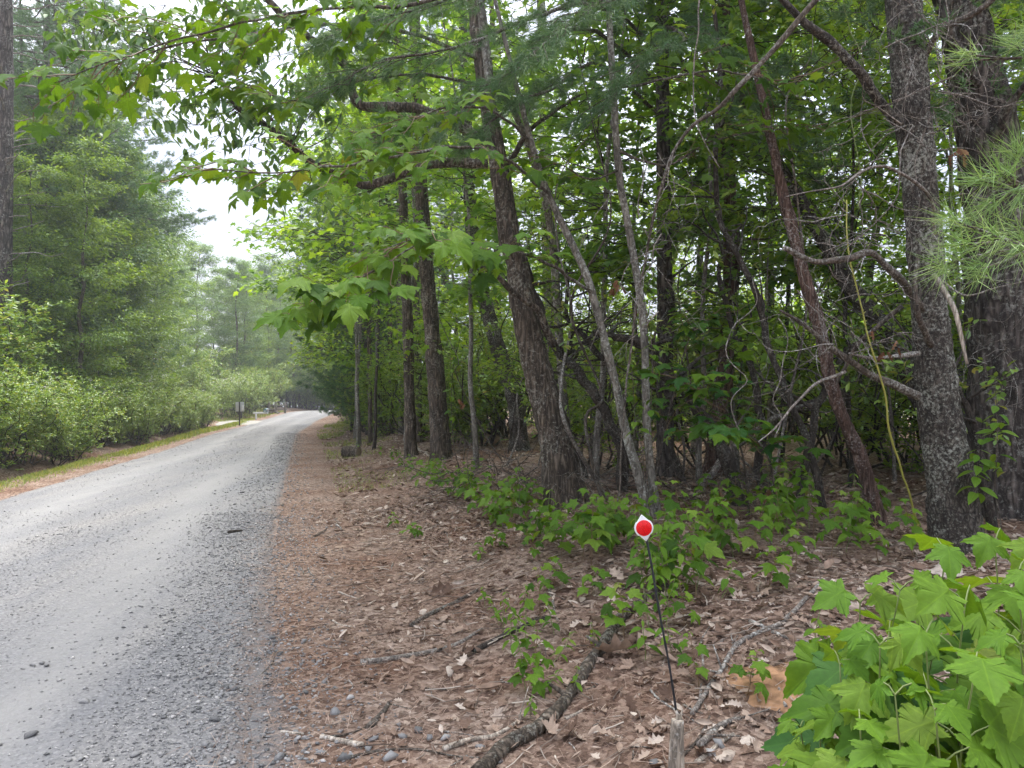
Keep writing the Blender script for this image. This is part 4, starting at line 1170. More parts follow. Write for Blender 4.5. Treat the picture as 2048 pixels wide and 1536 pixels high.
# rusty dead leaf clusters caught in the branches
for (x, y, d, t_, b_) in ((1232, 572, 6.7, tA, bA), (1282, 628, 6.7, tA, bA), (1912, 300, 5.0, tB, bB), (925, 805, 9.5, tA, bA), (1430, 1000, 6.8, tA, bA), (1540, 985, 6.5, tB, bB), (1590, 1010, 6.4, tB, bB), (1775, 690, 4.95, tB, bB)):
    c = P(x, y, d)
    for k in range(5):
        R = frames(np.array([[rng.normal() * .4, rng.normal() * .4, -1.0]]), np.array([[rng.normal(), rng.normal(), .2]]))
        V, F = place(LT_DEAD[0], LT_DEAD[1], (c + rng.normal(size=3) * .04)[None], R, np.array([.09]))
        link('dead_leaf', mesh('dead_leaf', V - b_, F, M['rusty'], np.full(len(V), rng.random())), t_)

# ---- long thin leaning branch and hanging vines
def vine(name, label, cat, pp, dd, r0, r1, mat, thorns=0, ground_base=False, wob=.012):
    pts = [P(x, y, d) for (x, y), d in zip(pp, dd)]
    base = onground(pts[0][0], pts[0][1], -.02)
    if ground_base: pts[0] = base
    t = thing(name, label, cat, base)
    branch(t, base, pts, r0, r1, mat, wob=wob, name='stem', sides=6)
    path = catmull(pts, 80)
    for k in range(thorns):
        q = path[rng.integers(2, 78)]
        d = norm(rng.normal(size=3)) * .022
        link('thorn', mesh('thorn', tube(np.array([q, q + d * .5, q + d]), np.array([.004, .0022, .0004]), 4, False)[0] - base, tube(np.array([q, q + d * .5, q + d]), np.array([.004, .0022, .0004]), 4, False)[1], M[mat]), t)
    return t, base, path
vine('briar_vine', 'yellow green thorny briar stem hanging in front of the shaggy trunk', 'vine', [(1850, 1045), (1800, 930), (1778, 850), (1765, 770), (1740, 690), (1722, 600), (1700, 520), (1690, 400)], [5.4, 5.1, 5.0, 4.95, 4.9, 4.9, 4.9, 5.0], .008, .005, 'vine', thorns=34, ground_base=True)
tS, bS, _ = vine('leaning_pole', 'long straight dead branch slanting down through the maple leaves', 'branch', [(1230, 980), (1255, 760), (1290, 520), (1350, 300), (1440, 210), (1530, 120), (1640, -10)], [5.6, 5.5, 5.3, 5.0, 4.8, 4.7, 4.6], .006, .019, 'twig', ground_base=True)
twig_tangle(tS, bS, [P(1330, 330, 5.0), P(1300, 450, 5.1), P(1310, 560, 5.2)], 16, .7, .004, 'dead', droop=1.0)
vine('hanging_vine', 'thin pale vine dangling straight down among the maple leaves', 'vine', [(1440, 335), (1395, 250), (1385, 170), (1395, 60), (1402, -20)], [5.0] * 5, .004, .006, 'dead')
for i, (x, y0, y1) in enumerate(((1560, 640, 880), (1480, 560, 860), (1705, -20, 420), (1665, 330, 560))):
    vine('hanging_vine', ['limp grey vine hanging beside the shaggy reddish trunk', 'limp grey vine hanging beside the ridged brown trunk', 'mossy green vine hanging beside the lichen trunk', 'short curled vine beneath the arched dead branch'][i], 'vine',
         [(x + rng.normal() * 14, y1 + (y0 - y1) * k / 6) for k in range(7)], [5.2 + i * .2] * 7, .004, .004, ['dead', 'dead', 'green_stem', 'dead'][i], wob=.03)

# ------------------------------------------------------------------ maples with leaves one can tell apart
LEAF_ME = {}
for key in ('maple', 'maple_lime', 'maple_deep'):
    LEAF_ME[key] = [mesh('maple_leaf', *leaf_maple(True, dr), M[key]) for dr in (.12, .28, .5)]
LEAF_ME['oval'] = [mesh('oval_leaf', *leaf_oval_fine(.24, dr), M['maple']) for dr in (.15, .35)]
LEAF_ME['oval_lime'] = [mesh('oval_leaf', *leaf_oval_fine(.25, dr), M['maple_lime']) for dr in (.15, .35)]

def leaf_obj(parent, kind, pos, out, size, up=(0, 0, 1)):
    R = frames(np.array([out]), np.array([up]))[0]
    o = link('leaf', LEAF_ME[kind][random.randrange(len(LEAF_ME[kind]))], parent)
    sxy = (random.uniform(.8, 1.12), random.uniform(.9, 1.1), random.uniform(.5, 1.7))
    m = Matrix.Identity(4)
    for i in range(3):
        for j in range(3): m[i][j] = R[i, j] * size * sxy[j]
        m[i][3] = pos[i]
    o.matrix_basis = m
    return o

def spray(t, base, pts, r0, nsub, per, size, kinds, mat='twig', sublen=.55, flat=.25, count=None, face=0.0):
    """a branch with side twigs and single leaves; pts in world space"""
    pts = np.asarray(pts, float)
    br = branch(t, base, pts, r0, .003, mat, wob=.012)
    path = catmull(pts, 50)
    tws = Acc()
    for s in range(nsub):
        k = int(np.clip(50 * (.25 + .75 * (s + rng.random()) / nsub), 0, 48))
        q = path[k]; d0 = norm(path[min(49, k + 2)] - path[max(0, k - 2)])
        side = norm(np.cross(d0, [0, 0, 1])) * (1 if s % 2 else -1)
        d = norm(d0 * .7 + side * rng.uniform(.4, 1.0) + np.array([0, 0, rng.normal() * flat]))
        ln = sublen * rng.uniform(.45, 1.15)
        sp = wobble_line(q, q + d * ln, 6, .25)
        sp[:, 2] -= .10 * ln * np.linspace(0, 1, 6) ** 2
        tws.add(*tube(sp, np.linspace(.0045, .002, 6), 4, False))
        for j in range(per):
            if count is not None:
                if count[0] <= 0: break
                count[0] -= 1
            f = (j // 2 + 1) / (per // 2 + .5) if per > 1 else 1
            p = sp[min(5, int(f * 5))] + rng.normal(size=3) * .015
            sgn = 1 if j % 2 else -1
            od = norm(d * .8 + sgn * norm(np.cross(d, [0, 0, 1])) * rng.uniform(.3, 1.1) + rng.normal(size=3) * .2)
            pet = p + od * .055 + [0, 0, .012]
            tws.add(*tube(np.array([p, (p + pet) / 2 + [0, 0, .006], pet]), np.array([.0018, .0015, .0013]), 4, False))
            od2 = np.array([od[0], od[1], od[2] - rng.uniform(.15, .75)])
            up = np.array([rng.normal() * .22, rng.normal() * .22 - face, 1.0])
            leaf_obj(br, kinds[rng.integers(len(kinds))], pet - base, od2, size * rng.uniform(.7, 1.15), up)
    V, F, T = tws.get()
    stuff(link('twigs', mesh('twigs', V - base, F, M['red_stem']), br))
    return br

# two smooth forked stems, the maples whose boughs reach over the verge
def maple_stem(label, pp, dd, ws):
    t, b = real_tree('young_maple', label, 'tree', pp, dd, ws, 'bark_smooth', None, .8, seed=int(pp[0][0]), sides=24, step=.05, disp=.004, flare=.15)
    return t, b
tM, bM = maple_stem('smooth grey maple stem leaning left with boughs reaching over the verge', [(1312, 1032), (1256, 880), (1231, 767), (1184, 585), (1150, 500), (1088, 366), (1040, 200), (1000, 40)], [6.5, 6.5, 6.5, 6.4, 6.4, 6.4, 6.4, 6.4], [23, 19, 17, 16, 15, 13, 11, 9])
tN, bN = maple_stem('straight pale maple stem forking from the same root as the leaning one', [(1318, 1030), (1296, 880), (1286, 640), (1256, 450), (1238, 350), (1228, 200), (1218, 30), (1215, -30)], [6.55, 6.55, 6.6, 6.6, 6.6, 6.6, 6.6, 6.6], [20, 17, 16, 15, 15, 14, 13, 12])
cM, cN = [300], [300]
MID = ['maple', 'maple_lime', 'maple_lime']
spray(tM, bM, [P(1184, 585, 6.4), P(1080, 520, 5.6), P(960, 490, 4.8), P(860, 470, 4.3), P(770, 500, 4.1)], .016, 13, 6, .14, ['maple_lime', 'maple', 'maple_lime'], count=cM, sublen=.5, face=.35)
spray(tM, bM, [P(860, 470, 4.3), P(770, 530, 4.0), P(690, 575, 3.9), P(620, 600, 3.85)], .006, 7, 5, .14, ['maple_lime', 'maple_lime', 'maple'], count=cM, sublen=.32, face=.35)
spray(tM, bM, [P(1100, 390, 6.4), P(1000, 310, 5.6), P(900, 295, 5.0), P(780, 315, 4.7), P(660, 335, 4.5), P(540, 345, 4.4), P(410, 335, 4.3)], .014, 17, 6, .115, MID, count=cM, sublen=.5, face=.35)
spray(tM, bM, [P(1060, 280, 6.4), P(980, 220, 5.8), P(900, 215, 5.3), P(820, 240, 5.1), P(720, 290, 4.9)], .012, 12, 6, .115, MID, count=cM, sublen=.5, face=.3)
spray(tN, bN, [P(1215, 20, 6.6), P(1000, -30, 5.9), P(820, 10, 5.4), P(690, 15, 5.2), P(560, 30, 5.0), P(430, 60, 4.9), P(260, 110, 4.8), P(110, 165, 4.75)], .018, 22, 7, .125, ['maple', 'maple_lime', 'maple'], count=cN, sublen=.7, face=.35)
spray(tN, bN, [P(1240, 340, 6.6), P(1180, 360, 6.3), P(1120, 330, 6.2), P(1050, 350, 6.0)], .010, 6, 6, .125, ['maple', 'maple'], count=cN, sublen=.5, face=.3)
spray(tN, bN, [P(1235, 300, 6.6), P(1330, 330, 6.4), P(1430, 280, 6.3), P(1540, 260, 6.2), P(1650, 250, 6.3)], .014, 12, 6, .125, ['maple', 'maple'], count=cN, sublen=.6, face=.3)
spray(tN, bN, [P(1225, 180, 6.6), P(1320, 160, 6.2), P(1440, 140, 6.0), P(1560, 160, 6.0), P(1680, 120, 6.0)], .014, 12, 6, .125, ['maple', 'maple'], count=cN, sublen=.6, face=.3)
cX = [290]
bX = onground(P(1140, 930, 9.5)[0], 9.5, -.05)
tX = thing('arching_maple', 'slim maple whose topmost bough arches out over the road and sky gap', 'tree', bX)
xp = [bX, P(1120, 700, 9.4), P(1100, 450, 9.0), P(1040, 250, 8.4), P(960, 120, 7.6)]
link('trunk', trunk_mesh(np.array(xp) - bX, [.06, .055, .05, .04, .03], sides=20, step=.06, disp=.004, mat='bark_smooth', flare=.15), tX)
spray(tX, bX, [P(960, 120, 7.6), P(800, 60, 6.8), P(650, 50, 6.2), P(500, 70, 5.8), P(360, 90, 5.6), P(230, 130, 5.5)], .022, 16, 8, .13, ['maple', 'maple_lime', 'maple'], count=cX, sublen=.75, face=.3)
spray(tX, bX, [P(1000, 180, 7.9), P(860, 150, 7.0), P(720, 160, 6.4), P(600, 200, 6.0), P(480, 170, 5.8)], .018, 14, 8, .13, ['maple', 'maple_lime', 'maple'], count=cX, sublen=.65, face=.3)
print('leaf budget left', cM, cN, cX)
# low understory maple sprays in the thicket
for i, (lab, pp, dd) in enumerate((('small maple spreading flat dark green leaves low in the thicket', [(1500, 1000), (1480, 900), (1440, 800), (1400, 770)], 6.6),
                                   ('low maple shoot with level leaves beneath the shaggy trunk', [(1560, 1010), (1540, 930), (1500, 870), (1440, 860)], 6.3),
                                   ('small maple holding leaves against the ridged trunk', [(1300, 990), (1330, 860), (1370, 700), (1400, 640)], 7.0))):
    pts = [P(x, y, dd - .15 * k) for k, (x, y) in enumerate(pp)]
    b = onground(pts[0][0], pts[0][1], -.03); pts[0] = b
    t = thing('small_maple', lab, 'sapling', b)
    spray(t, b, pts, .012, 9, 6, .14, ['maple_deep', 'maple'], sublen=.6, flat=.08)

# limb with hanging oval leaves against the sky gap
tO = tA
pts = [P(975, 330, 7.6), P(860, 330, 7.6), P(740, 370, 7.6), P(640, 335, 7.5), P(575, 285, 7.4), P(520, 240, 7.3), P(475, 215, 7.2), P(466, 190, 7.2), P(440, 155, 7.1)]
lb = branch(tA, bA, pts, .055, .02, 'bark', wob=.02, name='limb')
branch(tA, bA, [P(600, 305, 7.4), P(545, 240, 7.2), P(500, 195, 7.1), P(470, 180, 7.1)], .018, .006, 'bark', wob=.01, name='branch')
branch(tA, bA, [P(1000, 300, 7.6), P(850, 220, 7.6), P(720, 210, 7.6), P(690, 130, 7.6), P(600, 60, 7.6), P(520, -10, 7.5)], .06, .03, 'bark', wob=.02, name='limb')
lv, tws = Acc(), Acc()
cl = [P(x, y, d) for x, y, d in ((300, 200, 7), (350, 215, 7), (390, 180, 7), (400, 250, 7.1), (440, 270, 7.1), (470, 290, 7.2), (510, 240, 7.1), (420, 120, 7), (470, 110, 7.1), (520, 130, 7.2), (560, 210, 7.3), (600, 230, 7.4), (540, 60, 7.2),
      (380, 90, 7), (320, 130, 6.9), (610, 150, 7.4), (650, 240, 7.5), (560, 320, 7.3), (640, 90, 7.5), (450, 40, 7.1), (500, 290, 7.2), (690, 320, 7.5), (620, 390, 7.4), (700, 180, 7.5), (730, 100, 7.5), (250, 90, 6.9), (280, 40, 6.9), (200, 60, 6.8), (170, 110, 6.8), (230, 150, 6.8), (330, 60, 6.9), (360, 150, 6.9), (300, 160, 6.9), (410, 60, 7), (380, 20, 7), (330, 10, 6.9), (490, 60, 7.1), (560, 110, 7.2), (590, 30, 7.3), (620, 200, 7.4), (660, 150, 7.4), (520, 180, 7.2), (440, 200, 7.1), (210, 20, 6.8), (150, 40, 6.8))]
hub = [np.array(p) for p in catmull(pts, 30)[12:]]
for c in cl:
    h = min(hub, key=lambda q: np.linalg.norm(q - c))
    tws.add(*tube(catmull(wobble_line(h, c, 6, .3), 12), np.linspace(.008, .002, 12), 4, False))
    for _ in range(5):
        e = c + rng.normal(size=3) * np.array([.22, .2, .18])
        tws.add(*tube(wobble_line(c, e, 4, .2), np.linspace(.003, .0015, 4), 4, False))
        n = 9
        add_leaves(lv, LT_OVAL, e + rng.normal(size=(n, 3)) * .05, rnd_dirs(n) * [1, 1, .4] - [0, 0, .5], .115, droop=.5)
stuff(link('twigs', mesh('twigs', tws.get()[0] - bA, tws.get()[1], M['twig_dark']), tA))
stuff(link('hanging_leaves', mesh('hanging_leaves', lv.get()[0] - bA, lv.get()[1], M['hardwood_cool'], lv.get()[2]), tA))

# pine boughs crossing the top of the view: limbs of the big pine reach far; a slim pine stands in the woods
def bough(t, base, pts, r0, nsub, tuft, n_per, L, w, mat='pine', sublen=.6):
    br = branch(t, base, pts, r0, .004, 'twig', wob=.015, name='bough')
    path = catmull(np.asarray(pts, float), 40)
    nd, tw = Acc(), Acc()
    for s in range(nsub):
        k = int(np.clip(40 * (.15 + .85 * (s + rng.random()) / nsub), 0, 38))
        q = path[k]; d0 = norm(path[k + 1] - path[max(0, k - 1)])
        side = norm(np.cross(d0, [0, 0, 1])) * (1 if s % 2 else -1)
        d = norm(d0 * .8 + side * rng.uniform(.3, .9) + np.array([0, 0, rng.normal() * .2]))
        ln = sublen * rng.uniform(.5, 1.2)
        sp = wobble_line(q, q + d * ln, 5, .2)
        tw.add(*tube(sp, np.linspace(.005, .002, 5), 4, False))
        tt = rng.uniform(.3, 1.0, tuft)
        pos = q + (sp[-1] - q) * tt[:, None] + rng.normal(size=(tuft, 3)) * .02
        needles(nd, pos, norm(np.tile(d, (tuft, 1)) + rng.normal(size=(tuft, 3)) * .35), n_per, L, w, .5)
    stuff(link('twigs', mesh('twigs', tw.get()[0] - base, tw.get()[1], M['twig']), br))
    stuff(link('needles', mesh('needles', nd.get()[0] - base, nd.get()[1], M[mat], nd.get()[2]), br))
bs = onground(P(1330, 900, 9.0)[0], 9.0, -.1)
tP = thing('slim_pine', 'slim pine whose long needled boughs hang across the leaning trunk', 'pine tree', bs)
ptr = [bs, bs + [0, 0, 2], bs + [-.05, -.1, 5], bs + [-.1, -.2, 9], bs + [-.1, -.2, 12]]
link('trunk', trunk_mesh(np.array(ptr) - bs, [.11, .10, .08, .05, .02], sides=32, step=.06, disp=.008, mat='bark_pine'), tP)
TP = lambda z: bs + np.array([-.08, -.15, z])
for i, (z, pp, dd) in enumerate(((5.3, [(1200, 10), (1060, 40), (930, 90), (780, 120), (700, 150)], [7.2, 6.4, 6.0, 5.8, 5.7]),
                                 (4.9, [(1180, 60), (1050, 120), (960, 190), (880, 250), (800, 270)], [7.4, 6.7, 6.2, 6.0, 5.9]),
                                 (5.8, [(1150, -40), (1000, -20), (860, 10), (760, 40), (660, 70)], [7.2, 6.6, 6.2, 6.0, 5.9]),
                                 (4.5, [(1200, 130), (1100, 180), (1040, 200), (960, 260)], [7.6, 7.0, 6.6, 6.4]),
                                 (5.0, [(1330, 60), (1370, 80), (1300, 110), (1220, 200)], [7.6, 6.6, 6.2, 6.0]),
                                 (5.6, [(1250, -20), (1180, 20), (1120, 60), (1060, 110)], [7.0, 6.0, 5.6, 5.4]))):
    bough(tP, bs, [TP(z)] + [P(x, y, d) for (x, y), d in zip(pp, dd)], .022, 34, 7, 22, .14, .0022)
for i in range(5):                                  # bare lower boughs and the shading top
    z = 6.5 + i * .5; az = i * 2.4
    e = TP(z) + np.array([math.cos(az) * 2.2, math.sin(az) * 2.2, .4]) * (1 - i * .06)
    bough(tP, bs, [TP(z), (TP(z) + e) / 2 + [0, 0, -.05], e], .02, 14, 5, 14, .13, .003)

# near white pine boughs entering from the right
bq = onground(3.3, 2.6, -.1)
tQ = thing('near_pine', 'young white pine with bright long needle tufts beside the lichen tree', 'pine tree', bq)
link('trunk', trunk_mesh(np.array([[0, 0, 0], [.02, .02, 1.5], [0, .05, 3.0], [.03, 0, 4.4]]), [.05, .045, .035, .012], sides=24, step=.05, disp=.004, mat='bark_pine'), tQ)
def near_bough(pts, tips, r0=.012):
    br = branch(tQ, bq, pts, r0, .004, 'twig', wob=.006, name='bough')
    nd, tw = Acc(), Acc()
    path = catmull(np.asarray(pts, float), 30)
    for c in tips:
        c = np.asarray(c)
        h = path[np.argmin(np.linalg.norm(path - c, axis=1) + .0)]
        h = path[max(0, np.argmin(np.linalg.norm(path - c, axis=1)) - 4)]
        ax = norm(c - h)
        tw.add(*tube(np.array([h, (h + c) / 2 + rng.normal(size=3) * .008, c]), np.array([.004, .0035, .003]), 6, False))
        pos = c - ax * (.06 * rng.random(13) ** 1.5)[:, None]
        needles(nd, pos, norm(np.tile(ax, (13, 1)) + rng.normal(size=(13, 3)) * .55), 6, .12, .0013, .35)
    stuff(link('twigs', mesh('twigs', tw.get()[0] - bq, tw.get()[1], M['twig']), br))
    stuff(link('needles', mesh('needles', nd.get()[0] - bq, nd.get()[1], M['pine_near'], nd.get()[2]), br))
q0 = bq + np.array([0, .03, 2.2])
near_bough([q0, P(2300, 420, 2.5), P(2120, 400, 2.25), P(2000, 350, 2.1)], [P(x, y, d) for x, y, d in ((2000, 345, 2.1), (1960, 360, 2.15), (2030, 300, 2.2), (2045, 390, 2.05), (1975, 410, 2.15))])
near_bough([q0 - [0, 0, .25], P(2300, 560, 2.4), P(2150, 520, 2.15), P(2000, 480, 1.95)], [P(x, y, d) for x, y, d in ((1920, 490, 1.95), (1900, 440, 2.05), (1985, 470, 1.9), (2040, 500, 1.9), (1960, 540, 1.9), (1885, 530, 2.0), (2030, 450, 2.05))])
near_bough([q0 + [0, 0, .7], P(2250, 60, 2.6), P(2100, 110, 2.5), P(1960, 120, 2.5)], [P(x, y, d) for x, y, d in ((1930, 110, 2.5), (2030, 90, 2.5), (2060, 60, 2.4))], .008)
# ------------------------------------------------------------------ plants on the bank and by the camera
def sapling(name, label, base, h, nodes, size, kinds, lean=(0, 0), group=None, stem_mat='red_stem', top_small=True, pet=.5, az0=None, droop=(.15, .7), first=.3, face=.0):
    t = thing(name, label, 'sapling', base, group)
    top = np.array([lean[0], lean[1], h])
    path = catmull(wobble_line(np.array([0, 0, -.03]), top, 6, .12), 24)
    st = link('stem', mesh('stem', *tube(path, np.linspace(.0022 + .0022 * h, .0016, 24), 6), M[stem_mat], smooth=True), t)
    az0 = rng.uniform(0, 6) if az0 is None else az0
    for i in range(nodes):
        f = first + (1 - first) * (i + 1) / nodes
        q = path[min(23, int(f * 23))]
        sz = size * (1.0 - (.5 * max(0, f - .75) / .25 if top_small else 0)) * rng.uniform(.8, 1.12)
        for s in (0, 1):
            az = az0 + i * PI / 2 + s * PI + rng.normal() * .3
            rise = .25 + .8 * (f - first)
            d = norm(np.array([math.cos(az), math.sin(az), rise]))
            pl = sz * pet * rng.uniform(.8, 1.4)
            e = q + d * pl
            link('petiole', mesh('petiole', *tube(np.array([q, (q + e) / 2 + [0, 0, .006], e]), np.array([.0022, .0018, .0016]), 4, False), M[stem_mat]), t)
            kd = kinds[-1] if (f > .8 and top_small) else kinds[rng.integers(len(kinds))]
            leaf_obj(t, kd, e, np.array([math.cos(az), math.sin(az), -rng.uniform(*droop)]), sz, (rng.normal() * .18, rng.normal() * .18 - face, 1))
    return t

# the big-leaved clump at the camera's right foot
FG = [(1990, 1085, 1.9, .15), (1890, 1110, 1.85, .145), (1800, 1180, 1.75, .145), (1720, 1205, 1.8, .14), (2035, 1150, 1.65, .15), (1930, 1210, 1.6, .15), (1850, 1270, 1.55, .145), (1760, 1290, 1.6, .14), (1680, 1330, 1.65, .125), (2040, 1290, 1.45, .15), (1950, 1340, 1.42, .14),
      (1790, 1390, 1.45, .13), (1640, 1430, 1.7, .11), (1870, 1420, 1.4, .13), (1720, 1450, 1.5, .12), (2080, 1100, 1.8, .15), (2090, 1220, 1.6, .15), (1600, 1455, 1.8, .09)]
for i, (x, y, d, sz) in enumerate(FG):
    top = P(x, y, d)
    b = onground(top[0] + .10 + rng.normal() * .04, d + .12 + rng.normal() * .05, -.01)
    sapling('maple_sapling', 'bright lime maple sapling in the big leaved clump at the foot of the bank', b, top[2] - b[2], 7, sz * rng.uniform(.95, 1.3), ['maple', 'maple', 'maple_deep', 'maple', 'maple_lime'], (top[0] - b[0], top[1] - b[1]),
            'maple saplings in the foreground clump', 'green_stem', first=.28, face=.6, droop=(.2, .8))
# one plant with broad ribbed leaves under them
b = onground(.92, 1.42, 0)
t = thing('broad_leaf_plant', 'low plant with very broad dark ribbed leaves under the maple saplings', 'plant', b)
BIG = mesh('broad_leaf', *leaf_oval_fine(.30, .35), M['maple_deep'], smooth=True)
link('stem', mesh('stem', *tube(np.array([[0, 0, -.02], [.01, 0, .3], [0, .01, .62]]), np.array([.007, .006, .004]), 6), M['green_stem']), t)
for k in range(9):
    az = k * 2.4; R = frames(np.array([[math.cos(az), math.sin(az), -.25]]), np.array([[0, -.2, 1.0]]))[0]
    o = link('leaf', BIG, t)
    m = Matrix.Identity(4)
    for i in range(3):
        for j in range(3): m[i][j] = R[i, j] * (.26 if k < 6 else .2)
        m[i][3] = (0, 0, .60 - .02 * k)[i]
    o.matrix_basis = m

# seedlings over the bank (photo pixel of the foot, height, leaf size, kind)
MP, OV = ['maple', 'maple_lime'], ['oval', 'oval_lime']
bank = [(1180, 1140, .5, .11, 0), (1120, 1120, .35, .11, 0), (1060, 1090, .3, .10, 0), (1000, 1060, .35, .11, 0), (950, 1040, .38, .11, 0), (905, 1000, .35, .11, 0), (860, 970, .35, .11, 0), (840, 955, .28, .11, 0), (990, 1100, .18, .09, 0),
        (820, 1075, .16, .09, 0), (790, 1055, .18, .10, 1), (1230, 1110, .4, .10, 0), (1340, 1180, .42, .085, 1), (1300, 1190, .36, .08, 1), (1390, 1190, .38, .085, 1), (1430, 1100, .36, .10, 0), (1500, 1120, .34, .10, 0),
        (1560, 1090, .4, .10, 0), (1440, 1200, .22, .09, 1), (1250, 1280, .30, .10, 0), (1290, 1320, .22, .09, 1), (1350, 1310, .2, .08, 1), (1090, 1330, .16, .06, 1), (1020, 1300, .2, .065, 1), (1050, 1265, .2, .065, 1), (1000, 1250, .16, .06, 1),
        (970, 1215, .14, .06, 1), (1110, 1270, .18, .065, 1), (1080, 1380, .13, .055, 1), (1140, 1390, .14, .055, 1), (1060, 1430, .12, .05, 1), (1200, 1300, .14, .06, 1), (1400, 1380, .22, .07, 0), (1490, 1400, .2, .07, 0), (1620, 1330, .26, .075, 1),
        (1640, 1350, .2, .075, 1), (1660, 1120, .45, .10, 0), (1720, 1080, .5, .10, 1), (1620, 1060, .45, .10, 1), (1580, 1030, .55, .11, 1), (1540, 1010, .5, .11, 1), (1760, 1130, .35, .09, 0), (1480, 1040, .4, .11, 0), (1410, 1040, .4, .11, 0),
        (1340, 1060, .35, .11, 0), (1280, 1085, .35, .11, 0), (1220, 1060, .3, .10, 0), (1010, 1030, .3, .1, 0), (1070, 1030, .35, .11, 0), (940, 960, .3, .1, 1), (780, 925, .35, .1, 1), (760, 915, .28, .1, 1), (740, 870, .4, .1, 1), (720, 905, .25, .09, 1),
        (800, 935, .3, .1, 1), (1830, 1120, .4, .1, 0), (1990, 1000, .55, .11, 1), (1950, 980, .7, .11, 1), (2020, 930, .75, .12, 1), (960, 1120, .14, .08, 1), (1110, 1180, .2, .09, 0), (1180, 1200, .18, .08, 0), (1530, 1180, .25, .09, 0), (1590, 1150, .3, .09, 0)]
r_ = np.random.default_rng(77)
for cx, cy, n_, s_ in ((865, 965, 6, 24), (930, 1010, 7, 26), (1010, 1055, 7, 30), (1110, 1105, 6, 30), (1215, 1115, 6, 30), (1345, 1185, 9, 34), (1450, 1115, 7, 34), (1570, 1075, 6, 34), (1700, 1085, 6, 40), (1340, 1260, 4, 24), (1050, 1275, 3, 34), (1085, 1395, 3, 30)):
    for _ in range(n_):
        q_ = 1.0 if cy < 1260 else .72
        bank.append((cx + r_.normal() * s_, cy + r_.normal() * s_ * .45, r_.uniform(.22, .55) * q_, r_.uniform(.085, .125) * q_, int(r_.random() < (.35 if cy < 1150 else .6))))
for i, (x, y, h, sz, kd) in enumerate(bank):
    b = G(x, y)
    if kd == 0:
        sapling('maple_seedling', 'small maple seedling with lobed leaves growing on the leafy bank', b, h, 4 if h < .3 else 5, sz, MP, (rng.normal() * .05, rng.normal() * .05), 'maple seedlings on the bank', pet=.6, face=.35)
    else:
        sapling('leafy_seedling', 'small seedling with plain oval leaves growing in the leaf litter', b, h, 4 if h < .3 else 6, sz, OV, (rng.normal() * .05, rng.normal() * .05), 'oval leaved seedlings in the litter', 'green_stem', pet=.12, first=.25, face=.2)
# leafy thicket edge: small-leaf clusters seen between the trunks
for i, (x, y, h, sz) in enumerate(((1260, 700, 1.9, .11), (1290, 600, 2.4, .11), (1600, 930, .9, .12), (1560, 960, .8, .12), (1960, 880, 1.0, .13), (1990, 760, 1.5, .12), (900, 700, 1.7, .11))):
    d = 6.2 if x > 1000 else 9
    top = P(x, y, d if x < 1900 else 5.0)
    b = onground(top[0] + .1, top[1] + .1, -.02)
    sapling('tall_seedling', 'tall thin seedling with whorls of oval leaves between the trunks', b, top[2] - b[2], 9, sz, OV, (-.1, -.1), 'tall seedlings between the trunks', 'twig', pet=.15, first=.55, face=.3)

# ------------------------------------------------------------------ litter, needles, grass and gravel
def zone(n, y0, y1, u0, u1, power=1.0):
    y = y0 + (y1 - y0) * rng.random(n) ** power
    u = u0 + (u1 - u0) * rng.random(n)
    x = Xr(y) + u
    ok = np.abs(x / y) < .95
    return x[ok], y[ok], u[ok]

def lay(acc, tmpl, x, y, size, lift=.006, tilt=.35, tint=None, flat=False):
    z = surf(x, y) + lift
    n = len(x)
    az = rng.uniform(0, 2 * PI, n)
    d = np.stack([np.cos(az), np.sin(az), rng.normal(size=n) * tilt * .6], 1)
    up = np.tile([0, 0, 1.0], (n, 1)) + rng.normal(size=(n, 3)) * tilt
    flip = rng.random(n) < .4
    up[flip] *= -1
    R = frames(d, up)
    sz = size * rng.uniform(.45, 1.15, n)
    V, F = place(tmpl[0], tmpl[1], np.stack([x, y, z + .1 * sz * rng.random(n)], 1), R, sz)
    t = rng.random(n) if tint is None else tint
    acc.add(V, F, np.repeat(t, len(tmpl[0])))

acc = Acc()
for tm, n_, sz_ in ((LT_DEAD, 11000, .075), (LT_CURL, 13500, .075), (LT_CURL, 9000, .045)):
    x, y, u = zone(n_, 2.0, 9.5, .45, 7.5, .8)
    keep = rng.random(len(x)) < np.clip((u - .3) / 1.4, .10, 1)
    keep &= rng.random(len(x)) < .25 + .75 * (fbm2(x, y, .9, 3, 57) > -.28)
    lay(acc, tm, x[keep], y[keep], sz_ * rng.lognormal(0, .28, keep.sum()), tilt=.45)
x, y, u = zone(8000, 9.0, 32, .8, 9, 1.2)
lay(acc, LT_CURL, x, y, .11, tilt=.4)
V, F, T = acc.get()
o = stuff(link('leaf_litter', mesh('leaf_litter', V, F, M['litter'], T)))
tag(o, 'carpet of dry brown fallen leaves over the bank and verge', 'leaf litter')

